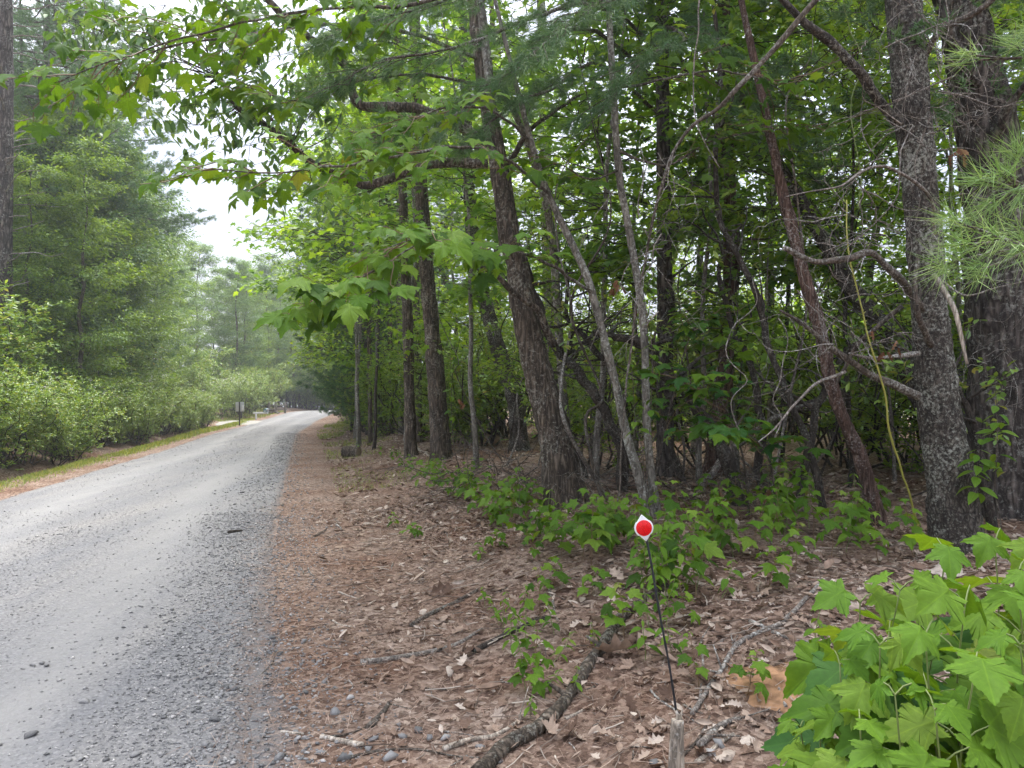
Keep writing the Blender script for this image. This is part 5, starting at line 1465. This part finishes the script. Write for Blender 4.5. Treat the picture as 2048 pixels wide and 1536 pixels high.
NEED = (np.array([(-.012, 0, 0), (.012, 0, 0), (.007, 1, .02), (-.007, 1, .02)]), np.array([(0, 1, 2), (0, 2, 3)]))
acc = Acc()
x, y, u = zone(48000, 2.0, 10, -.4, 4.5, .75)
keep = rng.random(len(x)) < np.exp(-((u - .9) / 1.3) ** 2) + .25
keep &= rng.random(len(x)) < np.clip((u + .45) / .6, .02, 1)
lay(acc, NEED, x[keep], y[keep], .10, lift=.006, tilt=.2)
x, y, u = zone(17000, 2.0, 10, 1.5, 7, .75)
lay(acc, NEED, x, y, .10, lift=.012, tilt=.25)
x, y, u = zone(16000, 9, 36, -.1, 2.6, 1.1)
lay(acc, NEED, x, y, .16, lift=.004, tilt=.15)
yy = 8 + 30 * rng.random(9000) ** 1.2; vv = rng.uniform(-.1, 1.0, 9000)
lay(acc, NEED, Xr(yy) - RW(yy) - vv, yy, .16, lift=.006, tilt=.15)
V, F, T = acc.get()
o = stuff(link('needle_litter', mesh('needle_litter', V, F, M['needle_litter'], T)))
tag(o, 'reddish scatter of dry pine needles along the road edges', 'pine needles')

# crumbled twigs all through the litter
acc = Acc()
for i in range(1500):
    y_ = 2.2 + 8 * rng.random() ** .9; x_ = float(Xr(y_)) + rng.uniform(.4, 6.5)
    az = rng.uniform(0, PI); L_ = rng.uniform(.04, .22)
    q0_ = np.array([x_ - math.cos(az) * L_ / 2, y_ - math.sin(az) * L_ / 2, 0]); q1_ = np.array([x_ + math.cos(az) * L_ / 2, y_ + math.sin(az) * L_ / 2, 0])
    pth = wobble_line(q0_, q1_, 4, .15)
    pth[:, 2] = H(pth[:, 0], pth[:, 1]) + .012 + rng.random() * .02
    acc.add(*tube(pth, rng.uniform(.0015, .004), 4, False), rng.random())
V, F, T = acc.get()
tag(stuff(link('twig_litter', mesh('twig_litter', V, F, M['twig_litter'], T))), 'crumbled thin twigs strewn all through the leaf litter', 'twigs')

# grass strip on the far shoulder
acc = Acc()
n = 26000
y = 8 + 55 * rng.random(n) ** 1.3; v = np.clip(rng.normal(.8, .22, n), .3, 2.2)
v = np.where(y > 43, v + rng.uniform(0, 2.0, n), v)
x = Xr(y) - RW(y) - v
keep = fbm2(x, y, 1.3, 2, 71) > -.35
x, y = x[keep], y[keep]; n = len(x)
BL = (np.array([(-.07, 0, 0), (.07, 0, 0), (.03, .6, .08), (0, 1, .3)]), np.array([(0, 1, 2), (0, 2, 3)]))
d = np.stack([rng.normal(size=n) * .5, rng.normal(size=n) * .5, np.ones(n)], 1)
V, F = place(BL[0], BL[1], np.stack([x, y, H(x, y) - .005], 1), frames(d, rnd_dirs(n)), .07 * rng.uniform(.5, 1.4, n) * np.clip(y / 14, 1, 2.2))
acc.add(V, F, np.repeat(rng.random(n), 4))
# sparse wisps further up the near verge
n = 9000
y = 11 + 30 * rng.random(n) ** 1.2; x = Xr(y) + rng.uniform(.8, 2.6, n)
keep = fbm2(x, y, .9, 2, 75) > .0
x, y = x[keep], y[keep]; n = len(x)
d = np.stack([rng.normal(size=n) * .7, rng.normal(size=n) * .7, np.ones(n)], 1)
V, F = place(BL[0], BL[1], np.stack([x, y, H(x, y) - .005], 1), frames(d, rnd_dirs(n)), .06 * rng.uniform(.5, 1.4, n) * np.clip(y / 14, 1, 2.2))
acc.add(V, F, np.repeat(rng.random(n), 4))
V, F, T = acc.get()
tag(stuff(link('grass', mesh('grass', V, F, M['grass'], T))), 'short yellow green grass along the road shoulders', 'grass')

# gravel: loose stones over the road, thicker along its right edge
def stone_template(sub=0, seed=1):
    r = np.random.default_rng(seed)
    t = (1 + 5 ** .5) / 2
    v = np.array([(-1, t, 0), (1, t, 0), (-1, -t, 0), (1, -t, 0), (0, -1, t), (0, 1, t), (0, -1, -t), (0, 1, -t), (t, 0, -1), (t, 0, 1), (-t, 0, -1), (-t, 0, 1)], float)
    f = np.array([(0, 11, 5), (0, 5, 1), (0, 1, 7), (0, 7, 10), (0, 10, 11), (1, 5, 9), (5, 11, 4), (11, 10, 2), (10, 7, 6), (7, 1, 8), (3, 9, 4), (3, 4, 2), (3, 2, 6), (3, 6, 8), (3, 8, 9), (4, 9, 5), (2, 4, 11), (6, 2, 10), (8, 6, 7), (9, 8, 1)])
    v = norm(v) * r.uniform(.45, 1.25, (12, 1)) * np.array([.66, .46, .34])
    return v, f
OCT = (np.array([(.5, 0, 0), (-.45, .08, 0), (0, .4, .05), (.06, -.38, 0), (0, .04, .28), (.02, 0, -.2)]), np.array([(0, 2, 4), (2, 1, 4), (1, 3, 4), (3, 0, 4), (2, 0, 5), (1, 2, 5), (3, 1, 5), (0, 3, 5)]))
acc = Acc()
def stones(tmpl, n, y0, y1, power, size, edge=False):
    y = y0 + (y1 - y0) * rng.random(n) ** power
    t = rng.random(n)
    if edge: t = np.clip(rng.normal(.04, .085, n), -.16, .4)
    x = Xr(y) - t * RW(y)
    ok = (np.abs(x / y) < .95)
    if not edge: ok &= rng.random(n) > .8 * track(t, y)
    if not edge: ok &= (rng.random(n) < .35 + .65 * (fbm2(x * 2.0 + .56 * y, y * .25, 1.2, 2, 33) > -.05))
    x, y = x[ok], y[ok]; n = len(x)
    az = rng.uniform(0, 2 * PI, n)
    R = frames(np.stack([np.cos(az), np.sin(az), rng.normal(size=n) * .2], 1), np.tile([0, 0, 1.0], (n, 1)) + rng.normal(size=(n, 3)) * .25)
    s = size * rng.lognormal(0, .45, n)
    s = np.minimum(s, size * 2.4)
    V, F = place(tmpl[0], tmpl[1], np.stack([x, y, surf(x, y) + .08 * s], 1), R, s)
    acc.add(V, F, np.repeat(rng.random(n), len(tmpl[0])))
stones(OCT, 24000, 2.0, 9, .8, .010)
stones(OCT, 11000, 7, 40, 1.2, .018)
stones(OCT, 9000, 2.0, 9, .7, .016, True)
stones(OCT, 5000, 8, 30, 1.1, .024, True)
stones(stone_template(seed=3), 3200, 2.0, 4.6, .8, .011, True)
V, F, T = acc.get()
tag(stuff(link('loose_gravel', mesh('loose_gravel', V, F, M['stone'], T))), 'loose grey crushed gravel scattered over the road', 'gravel')

# stones and fallen leaves one can pick out
ST = [mesh('stone', *stone_template(seed=s), M['stone'], smooth=False) for s in range(5)]
def put_stone(x, y, w, label, group):
    p = G(x, y)
    s = w / FPX * p[1]
    o = link('stone', ST[random.randrange(5)], None, (p[0], p[1], float(surf(np.array([p[0]]), np.array([p[1]]))[0]) + s * .14))
    o.scale = (s, s * rng.uniform(.8, 1.1), s * rng.uniform(.8, 1.1)); o.rotation_euler = (rng.normal() * .2, rng.normal() * .2, rng.uniform(0, 6))
    tag(o, label, 'stone', group)
for x, y, w in ((835, 1465, 26), (745, 1485, 26), (780, 1520, 32), (560, 1520, 24), (607, 1287, 16), (520, 1262, 18), (610, 1390, 18), (465, 1385, 22), (670, 1428, 22), (700, 1400, 16), (650, 1365, 16), (737, 1500, 20), (860, 1480, 24), (890, 1480, 22), (805, 1480, 20),
                (640, 1510, 24), (590, 1420, 15), (560, 1310, 13), (575, 1340, 12), (690, 1520, 26), (170, 1415, 18), (60, 1485, 26), (85, 1340, 14), (95, 1342, 12), (66, 1345, 12), (270, 1525, 22), (410, 1500, 22), (330, 1440, 14), (430, 1450, 20), (440, 1100, 10),
                (1425, 1520, 30), (1440, 1495, 24), (1310, 1530, 26), (960, 1500, 18), (1000, 1525, 18)):
    put_stone(x, y, w, 'grey angular stone lying at the gravel edge of the road', 'loose stones at the road edge')
for i in range(60):
    x, y = 380 + 230 * rng.random(), 1260 + 270 * rng.random() ** .7
    put_stone(x, y, rng.uniform(7, 15), 'small grey gravel lump in the loose band of the road edge', 'gravel lumps of the loose band')

DL = [mesh('fallen_leaf', *LT_DEAD, M['litter']), mesh('fallen_leaf', *leaf_maple(True, -.7), M['litter'])]
for i in range(130):
    x, y = rng.uniform(900, 1780), 1230 + 300 * rng.random()
    p = G(x, y)
    o = link('fallen_leaf', DL[i % 6 == 0], None, (p[0], p[1], p[2] + .015))
    s = rng.uniform(.06, .10)
    o.scale = (s, s, s); o.rotation_euler = (rng.normal() * .35 + (PI if rng.random() < .3 else 0), rng.normal() * .35, rng.uniform(0, 6))
    tag(o, 'large curled dry leaf lying on top of the litter on the bank', 'leaf', 'large dry leaves on the bank')

# ------------------------------------------------------------------ fallen branches and sticks
def stick(label, pix, w0, w1, mat='dead', lift=.6, name='fallen_stick', group=None, stubs=0, wob=.008, cat='stick', raise_=None):
    pts = []
    for k, (x, y) in enumerate(pix):
        g = G(x, y)
        if raise_: g = P(x, y, g[1] - .02); 
        pts.append(g)
    pts = np.array(pts)
    dm = pts[:, 1].mean()
    r0, r1 = w0 / FPX * pts[0, 1] / 2, w1 / FPX * pts[-1, 1] / 2
    n = max(10, int(np.linalg.norm(np.diff(pts, axis=0), axis=1).sum() / .03))
    path = catmull(pts, n)
    rr = np.linspace(r0, r1, n)
    path[:, 2] = np.maximum(surf(path[:, 0], path[:, 1]), np.interp(np.arange(n), np.linspace(0, n - 1, len(pts)), pts[:, 2]) - .02) + rr * lift
    k = np.hanning(9); k /= k.sum()
    path[:, 2] = np.convolve(np.pad(path[:, 2], 4, mode='edge'), k, 'valid')
    base = path[0].copy()
    t = thing(name, label, cat, base, group)
    q = path * 7
    path = path + wob * np.stack([vnoise(q, 1), vnoise(q, 2), .3 * vnoise(q, 3)], 1)
    V, F = tube(path, rr * (1 + .16 * vnoise(path * 14, 5)), 10)
    link('wood', mesh('wood', V - base, F, M[mat], smooth=True), t)
    for s in range(stubs):
        kk = rng.integers(n // 5, n - 2)
        d = norm(np.array([rng.normal(), rng.normal(), abs(rng.normal()) * .5 + .15]))
        ln = rng.uniform(.05, .16)
        link('side_twig', mesh('side_twig', tube(np.array([path[kk], path[kk] + d * ln * .5, path[kk] + d * ln]), np.array([rr[kk] * .45, rr[kk] * .35, rr[kk] * .2]), 6)[0] - base, tube(np.array([path[kk], path[kk] + d * ln * .5, path[kk] + d * ln]), np.array([.01, .008, .004]), 6)[1], M[mat]), t)
    return t
stick('thick lichen spotted fallen branch lying across the litter towards the reflector', [(955, 1560), (1010, 1505), (1085, 1458), (1150, 1385), (1180, 1335), (1215, 1285), (1245, 1240), (1300, 1200), (1330, 1180)], 33, 19, 'bark', name='fallen_branch', stubs=3, cat='branch')
stick('grey forked stick branching off beside the thick fallen branch', [(885, 1505), (945, 1485), (990, 1477), (1030, 1455), (1058, 1424)], 13, 6, 'pale_wood', stubs=1)
stick('long bare brown stick curving over the needle covered verge', [(722, 1328), (790, 1320), (860, 1308), (915, 1290), (965, 1262)], 12, 7, 'dead')
stick('dark mossy stick lying behind the long bare one', [(820, 1255), (860, 1230), (910, 1208), (960, 1180)], 11, 6, 'twig', stubs=2)
stick('stout dark stick half buried under oval leaved seedlings', [(945, 1308), (985, 1288), (1030, 1265), (1098, 1236)], 14, 9, 'twig_dark')
stick('short thick broken stick pointing across the gravel edge', [(738, 1460), (757, 1440), (778, 1413)], 15, 8, 'twig')
stick('short pale peeled stick lying at the gravel edge', [(640, 1480), (685, 1488), (726, 1497)], 10, 12, 'pale_wood')
stick('thin dark twig joined near the short broken stick', [(655, 1478), (700, 1470), (740, 1455)], 7, 3, 'twig')
stick('thin bowed brown stick along the bottom of the verge', [(690, 1522), (760, 1506), (830, 1502), (900, 1515), (960, 1520)], 7, 3, 'twig')
stick('small pale splinter of wood on the road gravel', [(562, 1466), (608, 1469)], 6, 5, 'pale_wood')
stick('small curved twig on the gravel by the needle line', [(520, 1350), (545, 1325), (550, 1300)], 4, 2, 'twig')
stick('dark straight chip of wood on the road surface', [(456, 1071), (484, 1067)], 6, 5, 'twig_dark')
stick('grey lichen branch running up the bank beside the clay mound', [(1385, 1435), (1430, 1365), (1470, 1300), (1520, 1268), (1575, 1240), (1640, 1172)], 11, 9, 'dead', stubs=3)
stick('bent pale twig standing by the reflector pole', [(1400, 1400), (1405, 1330), (1402, 1290), (1420, 1255)], 6, 3, 'dead')
stick('broken grey root lying across the leaves below the clay mound', [(1400, 1500), (1450, 1455), (1500, 1440)], 16, 10, 'dead', stubs=2)
stick('pale split root pointing up below the clay mound', [(1390, 1530), (1430, 1500), (1468, 1470)], 12, 7, 'pale_wood')
stick('thin grey twig lying beneath the reflector', [(1300, 1385), (1340, 1415), (1400, 1450)], 5, 3, 'dead')
stick('crossing brown twigs by the pale stub of wood', [(1350, 1530), (1400, 1480), (1420, 1440)], 8, 4, 'twig')
stick('slim grey twig in front of the thick fallen branch', [(1130, 1440), (1160, 1425), (1185, 1415)], 8, 5, 'pale_wood')
stick('short upright stub of wood by the clay mound', [(1572, 1420), (1562, 1390), (1555, 1370)], 8, 5, 'dead')
stick('old grey root crossing the bare soil above the clay mound', [(1500, 1245), (1530, 1260), (1570, 1280), (1620, 1290)], 9, 5, 'dead')
stick('pale stick leaning by the verge trees', [(808, 880), (830, 895), (858, 913)], 6, 4, 'pale_wood')
stick('short dark stick lying among needles far along the verge', [(628, 1075), (645, 1066), (652, 1060)], 6, 3, 'twig')
stick('bare grey stick lying below the maple seedlings', [(1095, 1160), (1105, 1200), (1115, 1245)], 7, 4, 'dead')
for i in range(90):
    x, y = rng.uniform(560, 1750), 1010 + 510 * rng.random()
    if x > 1500 and y > 1350: continue
    a = rng.uniform(0, PI); L = rng.uniform(15, 60) * (y - 700) / 600
    stick('thin dry twig lying loose in the litter of the verge', [(x, y), (x + L * .5 * math.cos(a) + rng.normal() * 4, y + L * .2 * math.sin(a)), (x + L * math.cos(a), y + L * .4 * math.sin(a))], rng.uniform(2.5, 5), 2, ['dead', 'twig', 'pale_wood', 'twig'][i % 4], group='loose twigs in the litter', name='dry_twig', cat='twig')

# brush pile twigs in the thicket
bp = thing('brush_pile', 'tangled heap of dead brown twigs behind the seedlings', 'brush pile', onground(P(1060, 960, 8.6)[0], 8.6))
b0 = np.array(bp.location)
twig_tangle(bp, b0, [onground(P(px, 950, d)[0], d, .15) for px, d in ((960, 9), (1000, 9.3), (1050, 8.4), (1180, 8.6), (1250, 8.0), (930, 10), (1350, 8), (1420, 7.5), (1500, 7.4))], 110, .9, .006, 'twig', droop=0)

# pale cut stub in front of the marker
g = G(1353, 1560)
t = thing('wood_stub', 'pale debarked stub of wood standing in front of the reflector pole', 'stub', g - [0, 0, .05])
path = np.array([g - [0, 0, .05], P(1353, 1500, g[1] + .0), P(1355, 1440, g[1] + .01)])
V, F = tube(catmull(path, 16), np.linspace(.034, .024, 16), 12)
link('wood', mesh('wood', V - np.array(t.location), F, M['pale_wood'], smooth=True), t)
e = path[-1]
for k in range(4):
    q = e + rng.normal(size=3) * [.012, .012, 0]
    link('splinter', mesh('splinter', tube(np.array([q - [0, 0, .02], q + [rng.normal() * .005, 0, .012], q + [rng.normal() * .01, 0, .035]]), np.array([.008, .006, .001]), 6)[0] - np.array(t.location), tube(np.array([q - [0, 0, .02], q, q + [0, 0, .03]]), np.array([.008, .006, .001]), 6)[1], M['pale_wood']), t)

# orange clay mound
c = G(1555, 1365)
rr = np.linspace(0, 1, 12); aa = np.linspace(0, 2 * PI, 36, endpoint=False)
A, Rr = np.meshgrid(aa, rr)
rad = .26 * (1 + .25 * np.sin(3 * A + 1) + .12 * np.sin(7 * A))
Xm = c[0] + Rr * rad * np.cos(A) * 1.15; Ym = c[1] + Rr * rad * np.sin(A)
Zm = H(Xm, Ym) + .022 * (1 - Rr ** 2) - .03 * Rr ** 3 + .018 * fbm2(Xm, Ym, 16, 3, 91)
V = np.stack([Xm, Ym, Zm], -1).reshape(-1, 3)
i = np.arange(11)[:, None]; j = np.arange(36)[None]
F = np.stack([i * 36 + j, i * 36 + (j + 1) % 36, (i + 1) * 36 + (j + 1) % 36, (i + 1) * 36 + j], -1)[..., ::-1].reshape(-1, 4)
struct('clay_mound', mesh('clay_mound', V, F, M['clay'], smooth=True))

# cut log on the verge
g = G(702, 914)
t = thing('cut_log', 'short cut log with grey ridged bark lying on the verge', 'log', g)
Lh, r = 17 / FPX * g[1], 11 / FPX * g[1]
ax = norm(np.array([1, -.25, 0]))
n = 30
path = np.array([ax * (-Lh + 2 * Lh * k / (n - 1)) + [0, 0, r * .9] for k in range(n)])
V, F = tube(path, r, 40, False)
off = V - np.repeat(path, 40, 0)
V = V + norm(off) * (.008 * vnoise(np.column_stack([V[:, 0] * 6, V[:, 1] * 30, V[:, 2] * 30]), 4))[:, None]
link('bark', mesh('bark', V, F, M['bark'], smooth=True), t)
for e in (-1, 1):
    V2, F2 = tube(np.array([ax * e * (Lh - .02), ax * e * Lh * .98, ax * e * Lh * .985]) + [0, 0, r * .9], np.array([r * .96, r * .96, r * .9]), 24)
    link('cut_face', mesh('cut_face', V2, F2, M['cutwood']), t)

# ------------------------------------------------------------------ the driveway marker
g = G(1357, 1432)
dep = g[1]
t = thing('driveway_marker', 'red round reflector on a thin black pole stuck in the bank', 'marker', g)
topc = P(1287, 1055, dep)
pp = [g - [0, 0, .06], P(1340, 1340, dep), P(1318, 1220, dep), P(1303, 1130, dep), P(1291, 1068, dep)]
path = catmull(pp, 60)
rp = .0052 * (1 + .10 * np.sign(np.sin(np.arange(60) * 1.3)))
V, F = tube(path, rp, 10)
link('pole', mesh('pole', V - g, F, M['black'], smooth=False), t)
S = dep / FPX                                        # metres per photo pixel at the marker
tilt = math.radians(-10)
def disc(outline, z0, z1, mat, name, parent, bev=.0008):
    o = np.array(outline); c_, s_ = math.cos(tilt), math.sin(tilt)
    X = o[:, 0] * c_ + o[:, 1] * s_; Z = -o[:, 0] * s_ + o[:, 1] * c_
    n = len(o)
    ring = lambda f, y: np.stack([X * f, np.full(n, y), Z * f], 1)
    V = np.vstack([ring(1, z1), ring(1, z0 + bev), ring(.97, z0), [[0, z0, 0]], [[0, z1, 0]]]) + (topc - g)
    F = []
    for i in range(n):
        j = (i + 1) % n
        F += [(i, j, n + j), (i, n + j, n + i), (n + i, n + j, 2 * n + j), (n + i, 2 * n + j, 2 * n + i), (2 * n + i, 2 * n + j, 3 * n), (j, i, 3 * n + 1)]
    return link(name, mesh(name, V, np.array(F), M[mat]), parent)
R0 = 19 * S
plate = []
for k in range(64):
    a = 2 * PI * k / 64
    r = R0
    w = abs(math.sin(a))
    if w > .72: r = min(27 * S, R0 * .94 / max(.05, math.cos(math.acos(min(1, w)) - .86)) if w < .999 else 27 * S)
    plate.append((r * math.cos(a), r * math.sin(a)))
pl = disc(plate, -.011, -.007, 'white', 'plate', t)
disc([(15.8 * S * math.cos(2 * PI * k / 48), 15.8 * S * math.sin(2 * PI * k / 48)) for k in range(48)], -.0145, -.0105, 'red', 'reflector', t)
for sgn in (1, -1):
    ox, oz = math.sin(tilt) * sgn * 23 * S, math.cos(tilt) * sgn * 23 * S
    V, F = tube(np.array([[ox, -.0135, oz], [ox, -.011, oz], [ox, -.008, oz]]) + (topc - g), np.array([.0022, .003, .003]), 8)
    link('bolt', mesh('bolt', V, F, M['metal']), pl)

# ------------------------------------------------------------------ sign, mailbox, fence by the driveway
def box(c, s):
    x, y, z = np.array(s) / 2
    V = np.array([(-x, -y, -z), (x, -y, -z), (x, y, -z), (-x, y, -z), (-x, -y, z), (x, -y, z), (x, y, z), (-x, y, z)]) + np.array(c)
    return V, np.array([(3, 2, 1, 0), (4, 5, 6, 7), (0, 1, 5, 4), (1, 2, 6, 5), (2, 3, 7, 6), (3, 0, 4, 7)])
def bevel_box(name, parent, c, s, mat, bev=.01):
    o = link(name, mesh(name, *box((0, 0, 0), s), M[mat]), parent, c)
    b = o.modifiers.new('bevel', 'BEVEL'); b.width = bev; b.segments = 2
    return o
d = 39.2
b = onground((479 - 1024) / FPX * d, d, -.05)
t = thing('road_sign', 'grey back of a rectangular sign on a dark post by the road', 'sign', b)
z1, z0 = P(479, 804, d)[2] - b[2], P(479, 823, d)[2] - b[2]
bevel_box('post', t, (0, 0, (z1 + .02) / 2), (.06, .05, z1 + .02), 'darkwood')
bevel_box('panel', t, (0, .05, (z0 + z1) / 2), (.46, .012, z1 - z0), 'metal', .004)
bevel_box('notice', t, (.17, .03, z0 + .2), (.14, .01, .3), 'white', .003)
d = 47.0
b = onground((512 - 1024) / FPX * d, d, -.05)
t = thing('mailbox', 'grey green mailbox on a white post and arm at the driveway', 'mailbox', b)
za = P(512, 826, d)[2] - b[2]
bevel_box('post', t, (0, 0, za / 2 - .1), (.10, .10, za + .2), 'white')
bevel_box('arm', t, (.30, 0, za), (.95, .10, .10), 'white')
bx, n = .66, 12
prof = [(-.10, 0), (.10, 0)] + [(.10 * math.cos(PI * k / n), .14 + .10 * math.sin(PI * k / n)) for k in range(n + 1)]
V = np.array([(bx - .16 + px_ , y_, za + .055 + pz) for y_ in (-.26, .24) for px_, pz in [(p[0] + .16, p[1]) for p in prof]])
m_ = len(prof)
F = [(i, (i + 1) % m_, m_ + (i + 1) % m_, m_ + i) for i in range(m_)]
V = np.vstack([V, [[bx, -.26, za + .15], [bx, .24, za + .15]]])
F += [(2 * m_, (i + 1) % m_, i, i) for i in range(0)]
box_o = link('box', mesh('box', V, np.array(F), M['teal'], smooth=False), t)
V2 = np.vstack([V[:m_], V[-2:-1]]); F2 = np.array([(m_, (i + 1) % m_, i) for i in range(m_)])
link('door', mesh('door', V2 - [0, .004, 0], F2, M['teal']), t)
bevel_box('number_plate', box_o, (bx, -.272, za + .13), (.10, .006, .05), 'white', .002)
bevel_box('flag', box_o, (bx + .11, 0, za + .20), (.012, .04, .14), 'red', .003)
d = 58.0
b = onground((545 - 1024) / FPX * d, d, -.05)
t = thing('rail_fence', 'weathered split rail fence panel behind the mailbox', 'fence', b)
for dx in (-.25, .28, .95): bevel_box('post', t, (dx, .2 * dx, .45), (.14, .13, 1.0), 'greywood')
for z in (.40, .72): bevel_box('rail', t, (.35, .06, z), (1.6, .06, .10), 'greywood')
d = 38.0
d = 48.5
b = onground((478 - 1024) / FPX * d - .4, d, -.05)
t = thing('low_rail', 'low dark rail at the mouth of the driveway behind the sign', 'rail', b)
for dx in (-.55, .55): bevel_box('post', t, (dx, 0, .3), (.09, .09, .7), 'darkwood')
bevel_box('rail', t, (0, 0, .5), (1.4, .06, .09), 'darkwood')
g = left_point(57, .75) + [0, 0, .03]
t = thing('wood_debris', 'small heap of broken wood on the grass by the crest', 'debris', g)
for k in range(5):
    a = k * 1.3
    V, F = tube(np.array([[-.4 * math.cos(a), -.3 * math.sin(a), .05], [0, 0, .12 + .05 * k], [.45 * math.cos(a), .3 * math.sin(a), .10 + .05 * k]]), np.array([.07, .06, .04]), 8)
    link('piece', mesh('piece', V, F, M['bark_red'] if k % 2 else M['dead']), t)
b = at_px(0, 15.0)
t = thing('roadside_post', 'dark wooden post end half hidden in the hedge', 'post', b)
bevel_box('post', t, (0, 0, .36), (.15, .15, .6), 'darkwood', .015)
bevel_box('cap', t, (0, 0, .67), (.17, .17, .03), 'darkwood', .008)

# left pine trunk with bare dead branches
b = at_px(8, 19.0)
t = thing('bare_pine', 'tall pine trunk with rows of bare dead side branches at the hedge', 'pine tree', b)
ptr = [[0, 0, 0], [0, 0, 4], [.05, 0, 9], [.02, 0, 14], [0, 0, 17]]
link('trunk', trunk_mesh(np.array(ptr), [.20, .19, .17, .14, .06], sides=40, step=.08, disp=.012, mat='bark_pine'), t)
for k in range(46):
    z = 3.4 + k * .20 + rng.normal() * .05; az = rng.choice([rng.normal() * .5, PI + rng.normal() * .6, rng.uniform(0, 6)], p=[.55, .2, .25])
    L = rng.uniform(.7, 1.9)
    e = np.array([math.cos(az) * L, math.sin(az) * L, z + rng.uniform(-.1, .45)])
    V, F = tube(catmull(wobble_line(np.array([0, 0, z]), e, 5, .2), 10), np.linspace(.02, .006, 10), 6)
    link('branch', mesh('branch', V, F, M['dead'], smooth=True), t)
for i in range(6):
    z = 11.5 + i * .9; az = i * 2.4
    bb = np.array(t.location)
    e = np.array([math.cos(az) * 2.6, math.sin(az) * 2.6, z + .5])
    bough(t, np.zeros(3), [np.array([0, 0, z]), np.array([0, 0, z]) * .5 + e * .5, e], .03, 18, 6, 14, .14, .005)

# ------------------------------------------------------------------ the hazy summer air
hm = bpy.data.materials.new('haze_air')
hm.use_nodes = True
hn, hl = hm.node_tree.nodes, hm.node_tree.links
hn.clear()
ho = hn.new('ShaderNodeOutputMaterial')
hv = hn.new('ShaderNodeVolumePrincipled')
hv.inputs['Color'].default_value = (.93, .96, 1.0, 1)
hv.inputs['Density'].default_value = 0.0013
hv.inputs['Anisotropy'].default_value = 0.3
hl.new(hv.outputs[0], ho.inputs['Volume'])
V, F = box((0, 60, 8.0), (900, 900, 44))
hz = link('haze', mesh('haze', V, F, hm))
tag(hz, 'thin pale summer haze hanging over the whole road and wood', 'haze', kind='stuff')
